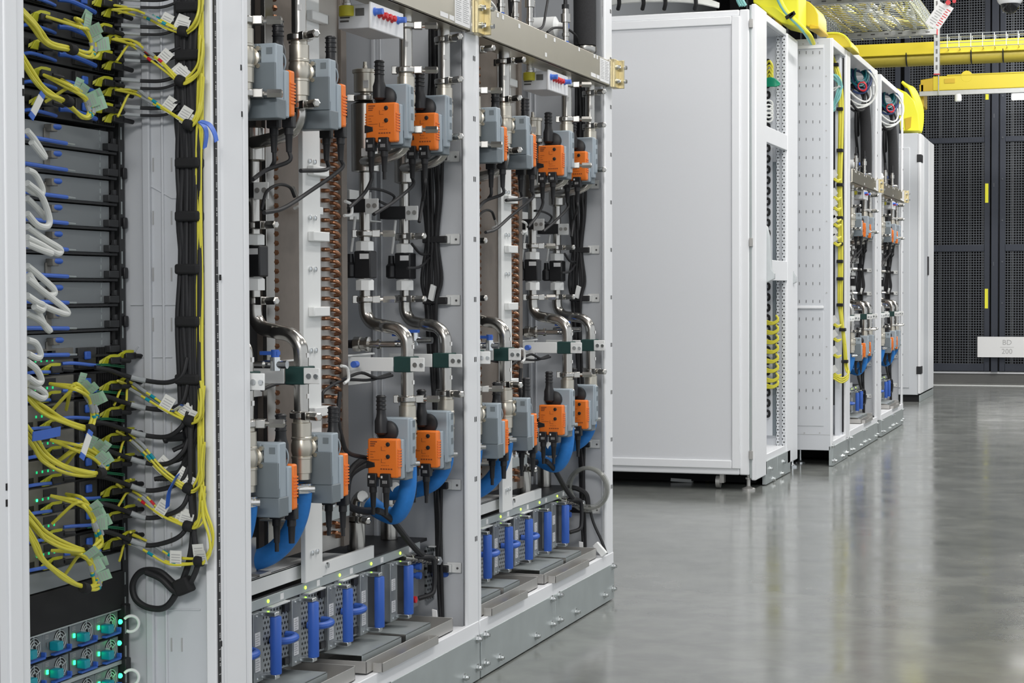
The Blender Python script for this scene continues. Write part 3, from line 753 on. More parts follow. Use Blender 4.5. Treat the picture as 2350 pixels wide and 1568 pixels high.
# drip trays on the sill
for k, (a, b) in enumerate(((3.02, 3.50), (3.56, 4.085))):
    t = thing('drip_tray', '%s stainless drip tray on the white sill, {bay}' % ('left', 'right')[k], 'tray', (-1.54, (a+b)/2, .146), 'stainless drip trays', 'AB' if k == 0 else 'ABCD')
    x0, x1 = -1.66, -1.512
    w = MB().box(x0, x1, a, b, .147, .149).box(x1-.002, x1, a, b, .147, .176).box(x0, x0+.002, a, b, .147, .17).box(x0, x1, a, a+.002, .147, .174).box(x0, x1, b-.002, b, .147, .178)
    build('pan', w, 'steel_dull', t, .0005)
    mid = (a+b)/2
    for (p, q) in ((a+.02, mid-.02), (mid+.01, b-.10)):
        build('cover_plate', MB().box(x0+.02, x1-.018, p, q, .181, .183).box(x1-.020, x1-.018, p, q, .165, .183), 'galv', t, .0005)
    build('gutter', MB().box(-1.510, -1.488, a+.03, b-.16, .1462, .148).box(-1.490, -1.488, a+.03, b-.16, .147, .166).box(-1.510, -1.488, b-.162, b-.16, .147, .166).box(-1.510, -1.488, a+.03, a+.032, .147, .166), 'steel_dull', t, .0005)
    build('blue_tab', MB().box(-1.506, -1.498, a+.22, a+.235, .149, .156), 'blue', t)

# gauge assembly, taps
for k, (y, z) in enumerate(((3.84, .835), (3.17, .815))):
    t = thing('pressure_sensor', '%s silver pressure sensor with blue tap behind the pipes, {bay}' % ('right', 'left')[k], 'sensor', (XM, y, z), 'pressure sensors', 'ABCD' if k == 0 else 'AB')
    s = MB().lathe((XM-.015, y, z), (1, .0, 0), [(0, .008), (.005, .017), (.020, .017), (.021, .014), (.032, .014), (.034, .017), (.040, .017), (.042, .008), (.060, .008), (.061, .011), (.068, .011), (.07, .007), (.105, .007)], 18)
    build('body', s, 'steel', t)
    build('plug', MB().lathe((XM-.045, y, z), (1, 0, 0), [(0, .008), (.03, .010)], 12), 'black', t)
    tp = build('tap', MB().lathe((XM+.105, y+.02, z-.012), (0, 0, 1), [(0, .010), (.026, .010)], 12).cyl((XM+.08, y+.02, z), (XM+.13, y+.02, z), .008), 'zinc', t)
    build('tap_lever', MB().box(XM+.075, XM+.112, y+.014, y+.028, z+.018, z+.025).cyl((XM+.105, y+.02, z+.012), (XM+.105, y+.02, z+.028), .008), 'blue', tp)
t = thing('ball_tap', 'small steel ball tap with blue lever beside the fourth pipe, {bay}', 'tap', (-1.60, 4.08, .84), 'blue lever taps', 'ABCD')
build('body', MB().cyl((-1.64, 4.07, .838), (-1.555, 4.07, .838), .008).lathe((-1.60, 4.07, .826), (0, 0, 1), [(0, .011), (.03, .011)], 12), 'zinc', t)
build('lever', MB().box(-1.635, -1.59, 4.062, 4.078, .856, .863), 'blue', t)
# wall mounts with straps and the cable loom they hold
tm = [(361, 1), (550, 1), (690, 1), (1113, 1), (1303, 1)]
for k, (py, _) in enumerate(tm):
    q = P(1032, py, Y=4.206)
    z = q.z
    t = thing('cable_tie_mount', '%s white cable mount from the top on the right wall, {bay}' % ordinal(k), 'cable mount', (-1.54, 4.2, z), 'cable mounts on the right wall of the {bay}', 'ABCD')
    build('plate', MB().box(-1.570, -1.533, 4.200, 4.207, z-.012, z+.014).box(-1.585, -1.555, 4.190, 4.200, z-.010, z+.010), 'white_warm', t, .002)
    build('screw', MB().lathe((-1.542, 4.200, z), (0, -1, 0), [(0, .003), (.001, .003)], 8), 'ink', t)
    build('strap', MB().box(-1.622, -1.560, 4.178, 4.190, z-.0085, z+.0085), 'black', t, .002)
cb = [(0, 975, 985), (1, 985, 992), (2, 990, 998), (3, 998, 1002), (4, 1005, 1008), (5, 1012, 1012)]
for k in range(7):
    o = (k-3)
    pts = []
    for (px, py) in ((1000, 60), (1000, 200), (992, 350), (994, 450), (994, 550), (992, 640), (990, 700), (994, 830), (1000, 960), (1004, 1100), (1006, 1200), (1007, 1300), (1012, 1420)):
        sp = {350: 7, 450: 6.5, 550: 4, 640: 7, 700: 4, 60: 4, 200: 5}.get(py, 2.2)
        pts.append(P(px+o*sp+rnd.uniform(-3, 3), py, Y=4.185+rnd.uniform(-.008, .008)))
    if k in (2,): pts = pts[:7]
    if k in (0, 4, 5): pts = pts[:8]
    pts[-1].x = max(pts[-1].x, -1.66)
    lead(pts, 'black loom cable strapped down the right wall, {bay}', 'loom cables on the right wall of the {bay}', 'ABCD', .0045)
# big black cable and hoses near the bottom right
lead(pxs([(865, 1172), (880, 1178), (905, 1200), (940, 1245), (970, 1275), (1000, 1288)], X=-1.575), 'thick black cable sloping down behind the modules, {bay}', 'thick sloping cables', 'ABCD', .0075)
t = thing('cable_connector', 'ribbed metal cable connector at the chassis top right end, {bay}', 'connector', P(1000, 1286, X=-1.575), 'ribbed cable connectors', 'ABCD')
a, b = P(1004, 1287, X=-1.575), P(925, 1280, X=-1.60)
m = MB().cyl(a, b, .009)
for q in range(8): 
    c = a.lerp(b, .1+q*.1); m.torus(c, b-a, .0095, .0016, 14, 5)
build('barrel', m, 'steel', t); build('nut', MB().lathe(a-(b-a).normalized()*.006, (b-a), [(0, .011), (.016, .011)], 6), 'zinc', t)
for k in range(2):
    lead(pxs([(862, 1050+k*12), (832, 1056+k*14), (805, 1080+k*10), (793+k*4, 1120), (800, 1160), (840, 1172+k*3), (868, 1165)], X=-1.63), 'thick black hose curving left behind the third pipe, {bay}', 'curving black hoses of the {bay}', 'ABCD', .0075)
lead(pxs([(780, 900), (776, 960), (786, 1010), (800, 1040), (845, 1052)], X=-1.60), 'black cable drooping beside the white post, {bay}', 'drooping cables', 'AB', .005)
# thin cables along the rails
lead(pxs([(600, 482), (612, 440), (640, 424), (665, 430), (676, 452)], X=-1.60), 'thin black cable looping over the upper rail, {bay}', 'looping rail cables', 'AB', .0032)
lead(pxs([(845, 432), (880, 438), (905, 452), (892, 470), (870, 462)], X=-1.63), 'thin black cable looped between upper pipe pads, {bay}', 'pad loop cables', 'ABCD', .0032)
lead(pxs([(945, 560), (965, 582), (985, 584)], X=-1.60), 'short black sensor cable above its twin, {bay}', 'sensor cables', 'AB', .0034)
lead(pxs([(935, 616), (965, 612), (985, 592)], X=-1.60), 'short black sensor cable below its twin, {bay}', 'sensor cables', 'AB', .0034)
lead(pxs([(740, 925), (742, 900), (770, 880), (795, 868), (830, 856), (865, 868), (900, 862)], X=-1.63), 'black cable looping along the lower rail, {bay}', 'lower rail cables', 'AB', .0036)
lead(pxs([(760, 880), (800, 872), (850, 872), (895, 858)], X=-1.635), 'black cable running straight along the lower rail, {bay}', 'lower rail cables', 'AB', .0036)
lead(pxs([(600, 895), (640, 880), (680, 882), (715, 890), (728, 925)], X=-1.60), 'black cable hanging behind the second pipe, {bay}', 'lower rail cables', 'AB', .0036)
for k, l in enumerate(([(672, 430), (682, 450), (690, 470), (676, 478)], [(783, 840), (796, 845), (800, 870), (790, 880)], [(792, 462), (806, 470), (806, 492), (790, 495)])):
    lead(pxs(l, X=-1.62), 'white cable tie %s, {bay}' % ('gripping cables on the upper rail', 'looped around cables on the lower rail', 'at the right end of the upper rail')[k], 'white cable ties of the {bay}', 'AB', .0035, 'white_warm', cat='cable tie', name='cable_tie')
q = P(722, 484, X=-1.62)
single('wire_connector', MB().box(q.x-.012, q.x+.012, q.y-.02, q.y+.018, q.z-.008, q.z+.008), 'white_warm', 'white wire connector lying on the upper rail, {bay}', 'connector', q, 'rail connectors', 'AB', .001)
q = P(992, 672, Y=4.17)
single('wire_connector', MB().obox(q, (.006, .0, -.003), (0, .006, 0), (.004, 0, .018)), 'white_warm', 'white wire connector hanging on the wall loom, {bay}', 'connector', q, 'loom connectors', 'ABCD', .001)
q = P(998, 1415, Y=4.10)
single('wire_tag', MB().obox(q, (.006, .0, -.001), (0, .002, 0), (-.001, 0, .016)), 'paper', 'white tag hanging above the drip tray corner, {bay}', 'tag', q, 'loom tags', 'AB', .0005)
# things above the header
def b_(px, py, X):
    q = P(px, py, X=X); q.y -= 1.25; return q
q = b_(1342, 105, -1.56)
t = thing('insulated_hose', 'thick black foam insulated hose above the header, {bay}', 'hose', q, 'foam insulated hoses', 'BCD')
build('insulation', MB().tube([q, q+V(0, 0, .15), q+V(-.004, 0, .3), q+V(-.012, -.01, .42)], .0345, 20), 'foam', t)
build('end_clamp', MB().lathe(q-V(0, 0, .024), (0, 0, 1), [(0, .033), (.006, .036), (.018, .036), (.022, .033)], 20), 'steel', t)
for k, (px, X) in enumerate(((1150, -1.53), (1182, -1.55), (1216, -1.54), (1298, -1.53))):
    q = b_(px, 100, X); z0 = 1.655
    t = thing('sensor_probe', '%s chrome fitting from the left standing above the header, {bay}' % ordinal(k), 'fitting', (q.x, q.y, z0), 'chrome fittings above the header of the {bay}', 'B' if k < 2 else 'BCD')
    pr_ = [(-.03, .0085), (.03, .0085), (.031, .011), (.040, .011), (.041, .0085), (.070, .0085), (.071, .014), (.095, .014), (.096, .009), (.11, .009)]
    build('stem', MB().lathe((q.x, q.y, z0), (0, 0, 1), pr_, 14), 'steel', t)
    build('blue_band', MB().lathe((q.x, q.y, z0+.012), (0, 0, 1), [(0, .0092), (.005, .0092)], 14), 'blue', t)
    build('cap', MB().lathe((q.x, q.y, z0+.110), (0, 0, 1), [(0, .011), (.012, .011), (.014, .006), (.05, .0055)], 12), 'black', t)
t = thing('expansion_vessel', 'white plastic vessel with blue plug above the header, {bay}', 'vessel', b_(1255, 80, -1.66), 'white vessels above the headers', 'BCD')
q = b_(1250, 62, -1.66)
build('body', MB().lathe(q-V(.04, 0, 0), (1, 0, 0), [(0, .02), (.006, .03), (.075, .03), (.085, .012), (.1, .012)], 20), 'white_warm', t)
build('plug', MB().lathe(q+V(.06, 0, 0), (1, 0, 0), [(0, .010), (.014, .010)], 12), 'blue_light', t)
lead([b_(1258, -5, -1.55), b_(1252, 30, -1.55), b_(1246, 60, -1.55), b_(1232, 68, -1.55)], 'thin black cable dropping onto the header, {bay}', 'header cables', 'BCD', .0036)
lead([b_(1256, 74, -1.57), b_(1272, 64, -1.57), b_(1300, 66, -1.57), b_(1322, 82, -1.57), b_(1328, 100, -1.57)], 'thin black cable arching over the header, {bay}', 'header cables', 'BCD', .0036)
lead([b_(1172, -5, -1.56), b_(1174, 40, -1.56), b_(1170, 60, -1.56)], 'thick black cable dropping behind the header, {bay}', 'header cables', 'B', .008)
t = thing('white_tubing', 'curled white tubing behind the header, {bay}', 'tubing', b_(1130, 30, -1.62), 'white tubing', 'B')
build('tube', MB().tube([b_(1120, 0, -1.6), b_(1135, 20, -1.6), b_(1140, 50, -1.6)], .006, 8), 'white_warm', t)
# coils of cable hanging in the top of the far racks
CO = P(1968, 195, X=-1.57); CO.y -= 7.65
def coil(label, mt, c, Rr, n, r, grp, tilt=(0.6, -.5, .1), bays='CD', cat='cable coil'):
    m = MB()
    for k in range(n):
        m.torus(c+V(rnd.uniform(-.02, .02), rnd.uniform(-.02, .02), rnd.uniform(-.02, .02)), V(*tilt)+V(rnd.uniform(-.25, .25), rnd.uniform(-.25, .25), rnd.uniform(-.2, .2)), Rr*rnd.uniform(.85, 1.1), r, 28, 6)
    return single('cable_coil', m, mt, label, cat, c, grp, bays)
coil('large loop of white cable hanging in the top of the {bay}', 'cable_white', CO, .125, 3, .006, 'white cable coils')
coil('teal cable coil inside the white loop, {bay}', 'teal_dark', CO+V(0, 0, .07), .07, 4, .007, 'teal cable coils')
coil('dark blue cable coil at the top of the {bay}', 'navy', CO+V(.01, .02, .03), .08, 3, .007, 'blue cable coils')
coil('small red cable coil in the loop of the {bay}', 'red', CO+V(.03, 0, -.01), .03, 2, .004, 'red cable coils')
coil('black cable coil at the base of the loop, {bay}', 'rubber', CO+V(0, 0, -.08), .075, 4, .007, 'black cable coils')
q = CO+V(.03, -.02, .11)
single('wire_tag', MB().obox(q, (.02, .0, .01), (0, .002, 0), (-.01, 0, .02)), 'paper', 'white tag on top of the cable coils, {bay}', 'tag', q, 'coil tags', 'CD')
q = P(2001, 205, X=-1.55); q.y -= 7.65
single('white_bottle', MB().lathe(q-V(0, 0, .04), (.15, 0, 1), [(0, .012), (.005, .022), (.06, .024), (.07, .012), (.085, .01)], 16).tube([q+V(.004, 0, .04), q+V(0, .01, .10), V(q.x, q.y+.01, 2.318)], .003, 6), 'white_warm', 'small white bottle-shaped fitting right of the coils, {bay}', 'fitting', q, 'white fittings beside coils', 'CD')
for k in range(4):
    pts = [P(1966+k*5+rnd.uniform(-2, 2), 250, X=-1.62), P(1964+k*5, 300, X=-1.62), P(1968+k*5, 350, X=-1.62), P(1970+k*4, 400, X=-1.62)]
    for p in pts: p.y -= 7.65
    lead(pts, 'black cable beside the insulated hose at the top of the {bay}', 'upper loom cables of the {bay}', 'CD', .009)
# ================================================================ contents of the server rack at the far left
XS = -1.675
def rowz(py): return P(165, py, X=XS).z
y0s, y1s = 2.36, 2.852
YW = 2.884
# mounting rail at the right of the equipment
rl = thing('mounting_rail', 'black toothed mounting rail running beside the server fronts', 'rail', (XS, 2.87, .12))
build('rail', MB().box(XS-.03, XS-.004, 2.858, 2.876, .12, 2.3), 'sled_dark', rl, .001)
m = MB()
for k in range(48):
    z = .13+k*.0437; m.box(XS-.004, XS-.0034, 2.862, 2.866, z, z+.022)
build('slot_column', m, 'galv', rl)
for py in (384, 504, 625, 742):
    q = rowz(py)
    build('hinge_peg', MB().box(XS-.004, XS+.002, 2.864, 2.876, q-.010, q+.010), 'black', rl, .002)
zl = [rowz(y) for y in (340, 400, 462, 521, 581, 642, 701.6, 760, 820)]
zt0 = rowz(283)
for k in range(9):
    zb = zl[k]; zt = (zt0 if k == 0 else zl[k-1])-.003
    t = thing('blanking_sled', '%s of nine grey sleds from the top in the server rack' % ordinal(k), 'server sled', (XS, 2.6, zb), 'grey sleds of the server rack')
    build('face', MB().box(XS-.3, XS-.004, y0s, y1s-.03, zb+.003, zt-.001), 'sled', t, .0005)
    build('shelf_edge', MB().box(XS-.3, XS+.003, y0s, y1s-.015, zb-.002, zb+.002), 'sled_dark', t)
    la = build('latch_plate', MB().box(XS-.004, XS-.001, 2.618, 2.634, zb+.006, zb+.028).box(XS-.004, XS+.010, 2.622, 2.640, zb+.022, zb+.034), 'switch_face', t, .001)
    build('latch_button', MB().lathe((XS+.006, 2.628, zb+.030), (.35, .9, 0), [(0, .0045), (.015, .0048), (.018, .003)], 12), 'blue', la)
    build('pull_rod', MB().cyl((XS+.010, 2.46, zb+.010), (XS+.010, 2.665, zb+.005), .0035, 8), 'blue_light', t)
    build('rod_tip', MB().cyl((XS+.010, 2.665, zb+.005), (XS+.010, 2.69, zb+.0045), .0018, 6), 'galv', t)
    build('side_bracket', MB().box(XS-.004, XS+.008, 2.802, 2.834, zb+.004, zb+.016).box(XS-.004, XS+.004, 2.826, 2.834, zb+.016, zb+.026), 'sled_dark', t, .001)
    build('side_channel', MB().box(XS-.02, XS-.002, 2.826, 2.836, zb+.02, zt), 'black_matt', t)
    m = MB()
    for q in range(3): m.box(XS-.004, XS-.0030, 2.792, 2.7938, zb+.006+q*.012, zb+.014+q*.012)
    build('seam', m, 'galv', t)
# network switches, two groups
rows_top = [22, 84, 146, 208, 270]
rows_low = [842, 904, 966, 1028, 1090, 1152, 1214, 1276]
def switch(k, py, lab, low, grp):
    zb = rowz(py+ (10 if low else 6)); zt = zb+.0415
    t = thing('network_switch', lab, 'network switch', (XS, 2.6, zb), grp)
    build('chassis', MB().box(XS-.4, XS-.006, y0s, y1s-.004, zb, zt), 'switch', t, .001)
    fc = build('port_panel', MB().box(XS-.006, XS-.002, 2.45, 2.70 if low else 2.66, zb+.002, zt-.002), 'switch_face' if low else 'switch', t, .001)
    pm = MB()
    if low:
        for q in range(3): pm.box(XS-.002, XS-.0012, 2.49+.05*q, 2.53+.05*q-.004, zb+.004, zb+.013)
        pm.box(XS-.002, XS-.0010, 2.604, 2.644, zb+.024, zb+.036)
    else:
        for q in range(10): pm.box(XS-.002, XS+.001, 2.47+.018*q, 2.482+.018*q, zb+.018, zb+.030)
        for q in range(4): pm.box(XS-.002, XS+.001, 2.56+.018*q, 2.572+.018*q, zb+.003, zb+.013)
    build('port', pm, 'black', fc)
    ld = MB(); ld2 = MB()
    for q in range(4):
        (ld if (q == 0 and low and k % 2) else ld2).box(XS-.002, XS-.0008, 2.584+.0165*q, 2.587+.0165*q, zb+.0185, zb+.0225)
    if ld.v: build('status_light', ld, 'led', fc)
    build('status_light', ld2, 'led_dim', fc)
    # right half: bay with blue release tabs
    build('module_bay', MB().box(XS-.006, XS+.002, 2.71, 2.765, zb+.004, zt-.003), 'switch', t, .001)
    build('release_button', MB().box(XS+.002, XS+.007, 2.725, 2.742, zb+.018, zb+.032), 'blue', t, .002)
    build('pull_bar', MB().tube([(XS+.004, 2.655, zb+.014), (XS+.014, 2.675, zb+.014), (XS+.014, 2.73, zb+.009), (XS+.010, 2.758, zb+.007)], .0030 if low else .0042, 8), 'blue_light' if low else 'blue', t)
    build('pull_bar', MB().tube([(XS+.004, 2.55, zb+.002), (XS+.014, 2.56, zb+.004), (XS+.014, 2.61, zb+.002), (XS+.010, 2.635, zb+.001)], .0030, 8), 'blue_light' if low else 'blue', t)
    m = MB()
    for q in range(9): m.box(XS-.006, XS+.0, 2.775+q*.0075, 2.779+q*.0075, zb+.002, zt-.004)
    build('vent', m, 'black_matt', t)
    return zb
def transceiver(y, z, lab, grp, s=.85):
    t = thing('transceiver', lab, 'transceiver', (XS, y, z), grp)
    build('body', MB().box(XS-.002, XS+.020, y-.004, y+.030, z-.006, z+.006), 'black', t, .0015)
    build('pull_tab', MB().ribbon([(XS+.004, y-.022*s, z-.003), (XS+.012, y-.016*s, z+.003), (XS+.016, y-.004*s, z+.0075), (XS+.018, y+.010*s, z+.008), (XS+.018, y+.026*s, z+.007)], (0, .0005, .0030), .0010), 'tab_yellow', t)
    build('inner_wedge', MB().prism([(XS+.008, y-.022, z-.008), (XS+.008, y-.002, z-.008), (XS+.012, y-.004, z+.006), (XS+.012, y-.016, z+.006)], (.004, 0, 0)), 'tab_yellow', t, .001)
    build('boot', MB().cyl((XS+.018, y+.026, z), (XS+.022, y+.052, z-.002), .0042, 8), 'rubber', t)
TL = 'transceivers in the %s switches'
for k, py in enumerate(rows_top):
    zb = switch(k, py, '%s of the five dark switches above the grey sleds, counted from the top' % ordinal(k), False, 'upper network switches')
    for (y, dz) in ((2.778, .026), (2.808, .012)): transceiver(y, zb+dz, '%s yellow-tabbed transceiver at the right end of the %s upper switch' % ('upper' if dz > .02 else 'lower', ordinal(k)), TL % 'upper')
    for (y, dz) in ((2.585, .020),): transceiver(y, zb+dz, 'yellow-tabbed transceiver at the left end of the %s upper switch' % ordinal(k), TL % 'upper')
for k, py in enumerate(rows_low):
    zb = switch(k, py, '%s of the eight switches below the grey sleds, counted from the top' % ordinal(k), True, 'lower network switches')
    transceiver(2.790, zb+.014, 'yellow-tabbed transceiver at the right end of the %s lower switch' % ordinal(k), TL % 'lower')
    transceiver(2.840, zb+.020, 'outer yellow-tabbed transceiver beyond the right end of the %s lower switch' % ordinal(k), TL % 'lower')
    transceiver(2.605, zb+.006, 'yellow-tabbed transceiver at the left end of the %s lower switch' % ordinal(k), TL % 'lower')
    # thick black cable leaving every lower switch, with a clear sleeve
    if k < 7:
        y = py+24
        pts = [P(218, y-22, X=XS+.02), P(250, y-16, X=XS+.03), P(285, y-4, Y=2.82), P(335, y+8+k, Y=2.842), P(385, y+12-6*(k > 3), Y=2.845), P(418, y-4-8*(k > 1), Y=2.845), P(430+k, y-45, Y=2.85)]
        c = single('breakout_cable', MB().tube(pts, .0042, 10), 'rubber', 'thick black cable from the %s lower switch into the black trunk' % ordinal(k), 'cable', pts[0], 'thick black cables of the server rack')
        build('clear_sleeve', MB().tube([p for p in smooth_pts(pts, 6)[14:19]], .0050, 10, 1), 'tag_clear', c)
        for q in range(2):
            e = [P(200+q*20, y-26+q*4, X=XS+.012), P(240, y-30+q*3, X=XS+.016), P(285, y-26+q*4, X=XS+.012)]
            single('green_wire', MB().tube(e, .0012, 6), 'green', 'thin green wire %s at the %s lower switch' % (('upper', 'under its twin')[q], ordinal(k)), 'wire', e[0], 'thin green wires')
for k, py in enumerate(rows_top):
    for q, (dy, r) in enumerate(((-25, .0034), (-8, .0026))):
        y = py+dy
        pts = [P(262, y-2, X=XS+.01), P(283, y, Y=2.83), P(330, y+3, Y=2.845), P(375, y+2, Y=2.85), P(415, y-12, Y=2.853)]
        c = single('breakout_cable', MB().tube(pts, r, 8), 'rubber', '%s black cable leaving the right end of the %s upper switch' % (('thick', 'thin')[q], ordinal(k)), 'cable', pts[0], 'black cables of the upper switches')
        build('clear_sleeve', MB().tube([p for p in smooth_pts(pts, 6)[5:12]], r*1.25, 8, 1), 'tag_clear', c)
# blank panel between switches and power modules
zA, zB = P(290, 1300, X=XS).z, P(290, 1397, X=XS).z
t = thing('blank_cover', 'black blanking panel above the fan power modules', 'panel', (XS, 2.6, zB))
build('panel', MB().box(XS-.02, XS+.002, y0s, y1s, zB+.004, zA-.006), 'black_matt', t, .002)
t = thing('shelf_plate', 'grey plate under the lowest switch above the black blanking panel', 'plate', (XS, 2.6, zA))
build('plate', MB().box(XS-.03, XS-.002, y0s, y1s-.004, zA-.004, zA+.028), 'sled', t, .001)
# power modules with fans
def psu(y, z, nm, lit):
    t = thing('power_module', nm, 'power module', (XS, y, z), 'fan power modules')
    w, h = .0765, .0405
    build('face', MB().box(XS-.2, XS-.002, y-w/2, y+w/2, z, z+h), 'psu', t, .001)
    g = MB(); c = V(XS-.001, y+.012, z+.022)
    for rr in (.0065, .0115, .0165): g.torus(c, (1, 0, 0), rr, .0011, 20, 5)
    for a in range(5):
        an = a*1.2566+.4; d = V(0, math.cos(an), math.sin(an)); g.cyl(c+d*.004, c+d*.0185, .0012, 6)
    build('fan_guard', g, 'galv', t)
    build('fan_opening', MB().cyl((XS-.0025, y+.012, z+.022), (XS-.0015, y+.012, z+.022), .0185, 24), 'black_matt', t)
    build('latch', MB().box(XS-.002, XS+.016, y-.020, y-.004, z+.010, z+.025), 'teal', t, .002)
    build('handle', MB().box(XS-.002, XS+.007, y-.016, y+.036, z+.001, z+.005).box(XS-.002, XS+.007, y+.032, y+.036, z+.001, z+.012), 'blue', t, .001)
    build('status_light', MB().box(XS-.002, XS+.0, y-.029, y-.025, z+.018, z+.025), 'led' if lit else 'psu', t)
    m = MB()
    for q in range(3): m.box(XS-.002, XS-.0014, y-.032, y-.022, z+.031+q*.0025, z+.0318+q*.0025)
    build('face_print', m, 'ink_light', t)
PL = ['top', 'second', 'third', 'fourth']
zr = [P(250, 1462, X=XS).z, P(250, 1522, X=XS).z, P(250, 1590, X=XS).z, P(250, 1650, X=XS).z]
ys = [2.797, 2.719, 2.637, 2.56, 2.48]
for i, z in enumerate(zr[:3]):
    for j, y in enumerate(ys[:4]):
        psu(y, z, 'fan power module, %s row, %s from the right' % (('upper', 'middle', 'bottom')[i], ordinal(j)), not (i == 0 and j == 2))
t = thing('power_shelf', 'grey power shelf frame holding the fan power modules', 'shelf', (XS, 2.6, .2))
build('top_plate', MB().box(XS-.2, XS+.003, y0s, y1s-.01, zr[0]+.0415, zr[0]+.0435), 'galv', t)
build('mid_plate', MB().box(XS-.2, XS+.003, y0s, y1s-.01, zr[1]-.0085, zr[1]-.002), 'galv', t)
for (px, py, s) in ((292, 1428, 1), (290, 1477, 0), (292, 1552, 1)):
    q = P(px-6, py, X=XS+.02)
    build('indicator_lamp', MB().lathe(q-V(.01, 0, 0), (1, 0, 0), [(0, .0045), (.003, .0042), (.005, .002)], 12), 'led', t)
    if s:
        build('ring_handle', MB().torus(P(300, py+4, X=XS+.02), (.6, -.75, 0), .014, .0028, 20, 8, a0=1.0, a1=5.6), 'white_warm', t)
        build('side_clip', MB().box(XS-.004, XS+.012, 2.838, 2.856, P(280, py-10, X=XS).z, P(280, py-42, X=XS).z), 'black', t, .002)
# ---------------------------------------------------------------- yellow patch cords with tags
def jit(a): return V(rnd.uniform(-a, a), rnd.uniform(-a, a), rnd.uniform(-a, a))
def flag(parent, c, d, mt, w=.009, h=.013, nm='cable_tag'):
    """folded label: a thin plate standing off the cord"""
    d = Vector(d).normalized(); n = V(.5, -.86, 0).normalized(); u = (n.cross(d)).normalized()
    o = build(nm, MB().obox(c+u*h*.8, d*w, n*.0006, u*h), mt, parent)
    m = MB()
    for q in range(4): m.obox(c+u*h*(.3+.33*q)+n*.0009, d*w*.75, n*.00015, u*.0007)
    build('tag_print', m, 'ink_light', o)
def bunch(name, pts, n, labels, tie=None, tags=(), spread=.006, r=.0029, ends=None, mt='cable_yellow', bands=()):
    for k in range(n):
        off = jit(spread); off.x = abs(off.x)*.6
        q = []
        for i, p in enumerate(pts):
            w = 1.0 if tie is None else min(1.0, .35+abs(i-tie)*.4)
            q.append(p+off*w+jit(spread*.25))
        if ends: q = [ends[k % len(ends)]]+q
        c = single('patch_cord', MB().tube(q, r, 8, 5), mt, labels, 'cable', q[0], name)
        sp = smooth_pts(q, 5)
        for (f, m2) in tags:
            if mt == 'cable_yellow' and m2 == 'tag' and k == 1: continue
            j = int((f+k*.045) % 1*(len(sp)-1)); j = max(1, min(len(sp)-2, j))
            d = sp[j+1]-sp[j-1]
            flag(c, sp[j], d, m2, .011+.002*(k % 2), (.012 if m2 == 'tag' else .011)+.002*((k+1) % 2))
        for (f, m2) in bands:
            j = int((f+k*.03)*(len(sp)-1)); j = max(1, min(len(sp)-3, j))
            build('colour_band', MB().tube([sp[j], sp[j+1]], r*1.35, 8, 1), m2, c)
            build('clear_tube', MB().tube(sp[max(0, j-4):j], r*1.5, 8, 1), 'tag_clear', c)
def strap(label, p, d, r=.010, l=.010, mt='black_matt'):
    d = Vector(d).normalized()
    single('cable_strap', MB().lathe(p-d*l, d, [(0, r*.9), (.002, r), (2*l-.002, r), (2*l, r*.9)], 14), mt, label, 'strap', p, 'hook and loop straps')
LX = -1.61
def L_(l, X=LX): return [P(a, b, X=X) for a, b in l]
left = [
 ('topmost left', [(30, 0), (75, 50), (98, 80), (120, 100), (160, 114), (203, 124), (214, 112), (212, 90), (198, 62), (178, 50)], 4, [(148, 45), (190, 62), (106, 38)]),
 ('second left', [(30, 90), (66, 150), (92, 190), (115, 212), (150, 232), (190, 262), (206, 254), (205, 236), (195, 214), (160, 190)], 4, [(100, 172), (140, 182), (104, 234)]),
 ('third left', [(30, 870), (72, 920), (105, 950), (150, 972), (200, 985), (214, 972), (218, 955), (208, 925), (196, 905), (170, 893)], 4, [(114, 881), (152, 941), (117, 945)]),
 ('fourth left', [(30, 950), (76, 1012), (100, 1044), (140, 1074), (190, 1086), (226, 1086), (238, 1074), (232, 1056), (215, 1042), (180, 1025)], 5, [(116, 1010), (118, 1070), (150, 1068)]),
 ('fifth left', [(30, 1150), (76, 1206), (96, 1226), (140, 1250), (196, 1262), (216, 1254), (224, 1236), (214, 1206), (206, 1180), (180, 1150)], 4, [(116, 1138), (152, 1134), (120, 1202)]),
 ('lowest left', [(30, 1170), (72, 1248), (96, 1290), (140, 1328), (190, 1350), (212, 1352), (222, 1344), (214, 1322), (206, 1300), (185, 1276)], 4, [(118, 1264), (165, 1272), (150, 1318)]),
]
for nm, px, tie, ends in left:
    bunch('%s bunch of yellow patch cords' % nm, list(reversed(L_(px))), 5, 'yellow patch cord in the %s looped bunch of the server rack' % nm, len(px)-1-tie, ((.14, 'tag_green'), ), .0085, .0028, [P(a, b, X=XS+.02) for a, b in ends], bands=((.30, 'teal'),))
    q = L_(px); strap('black strap gathering the %s bunch of yellow cords' % nm, q[tie]+V(.004, 0, 0), q[tie+1]-q[tie-1], .0088, .0085)
def T_(l): return [P(a, b, Y=2.842) for a, b in l]
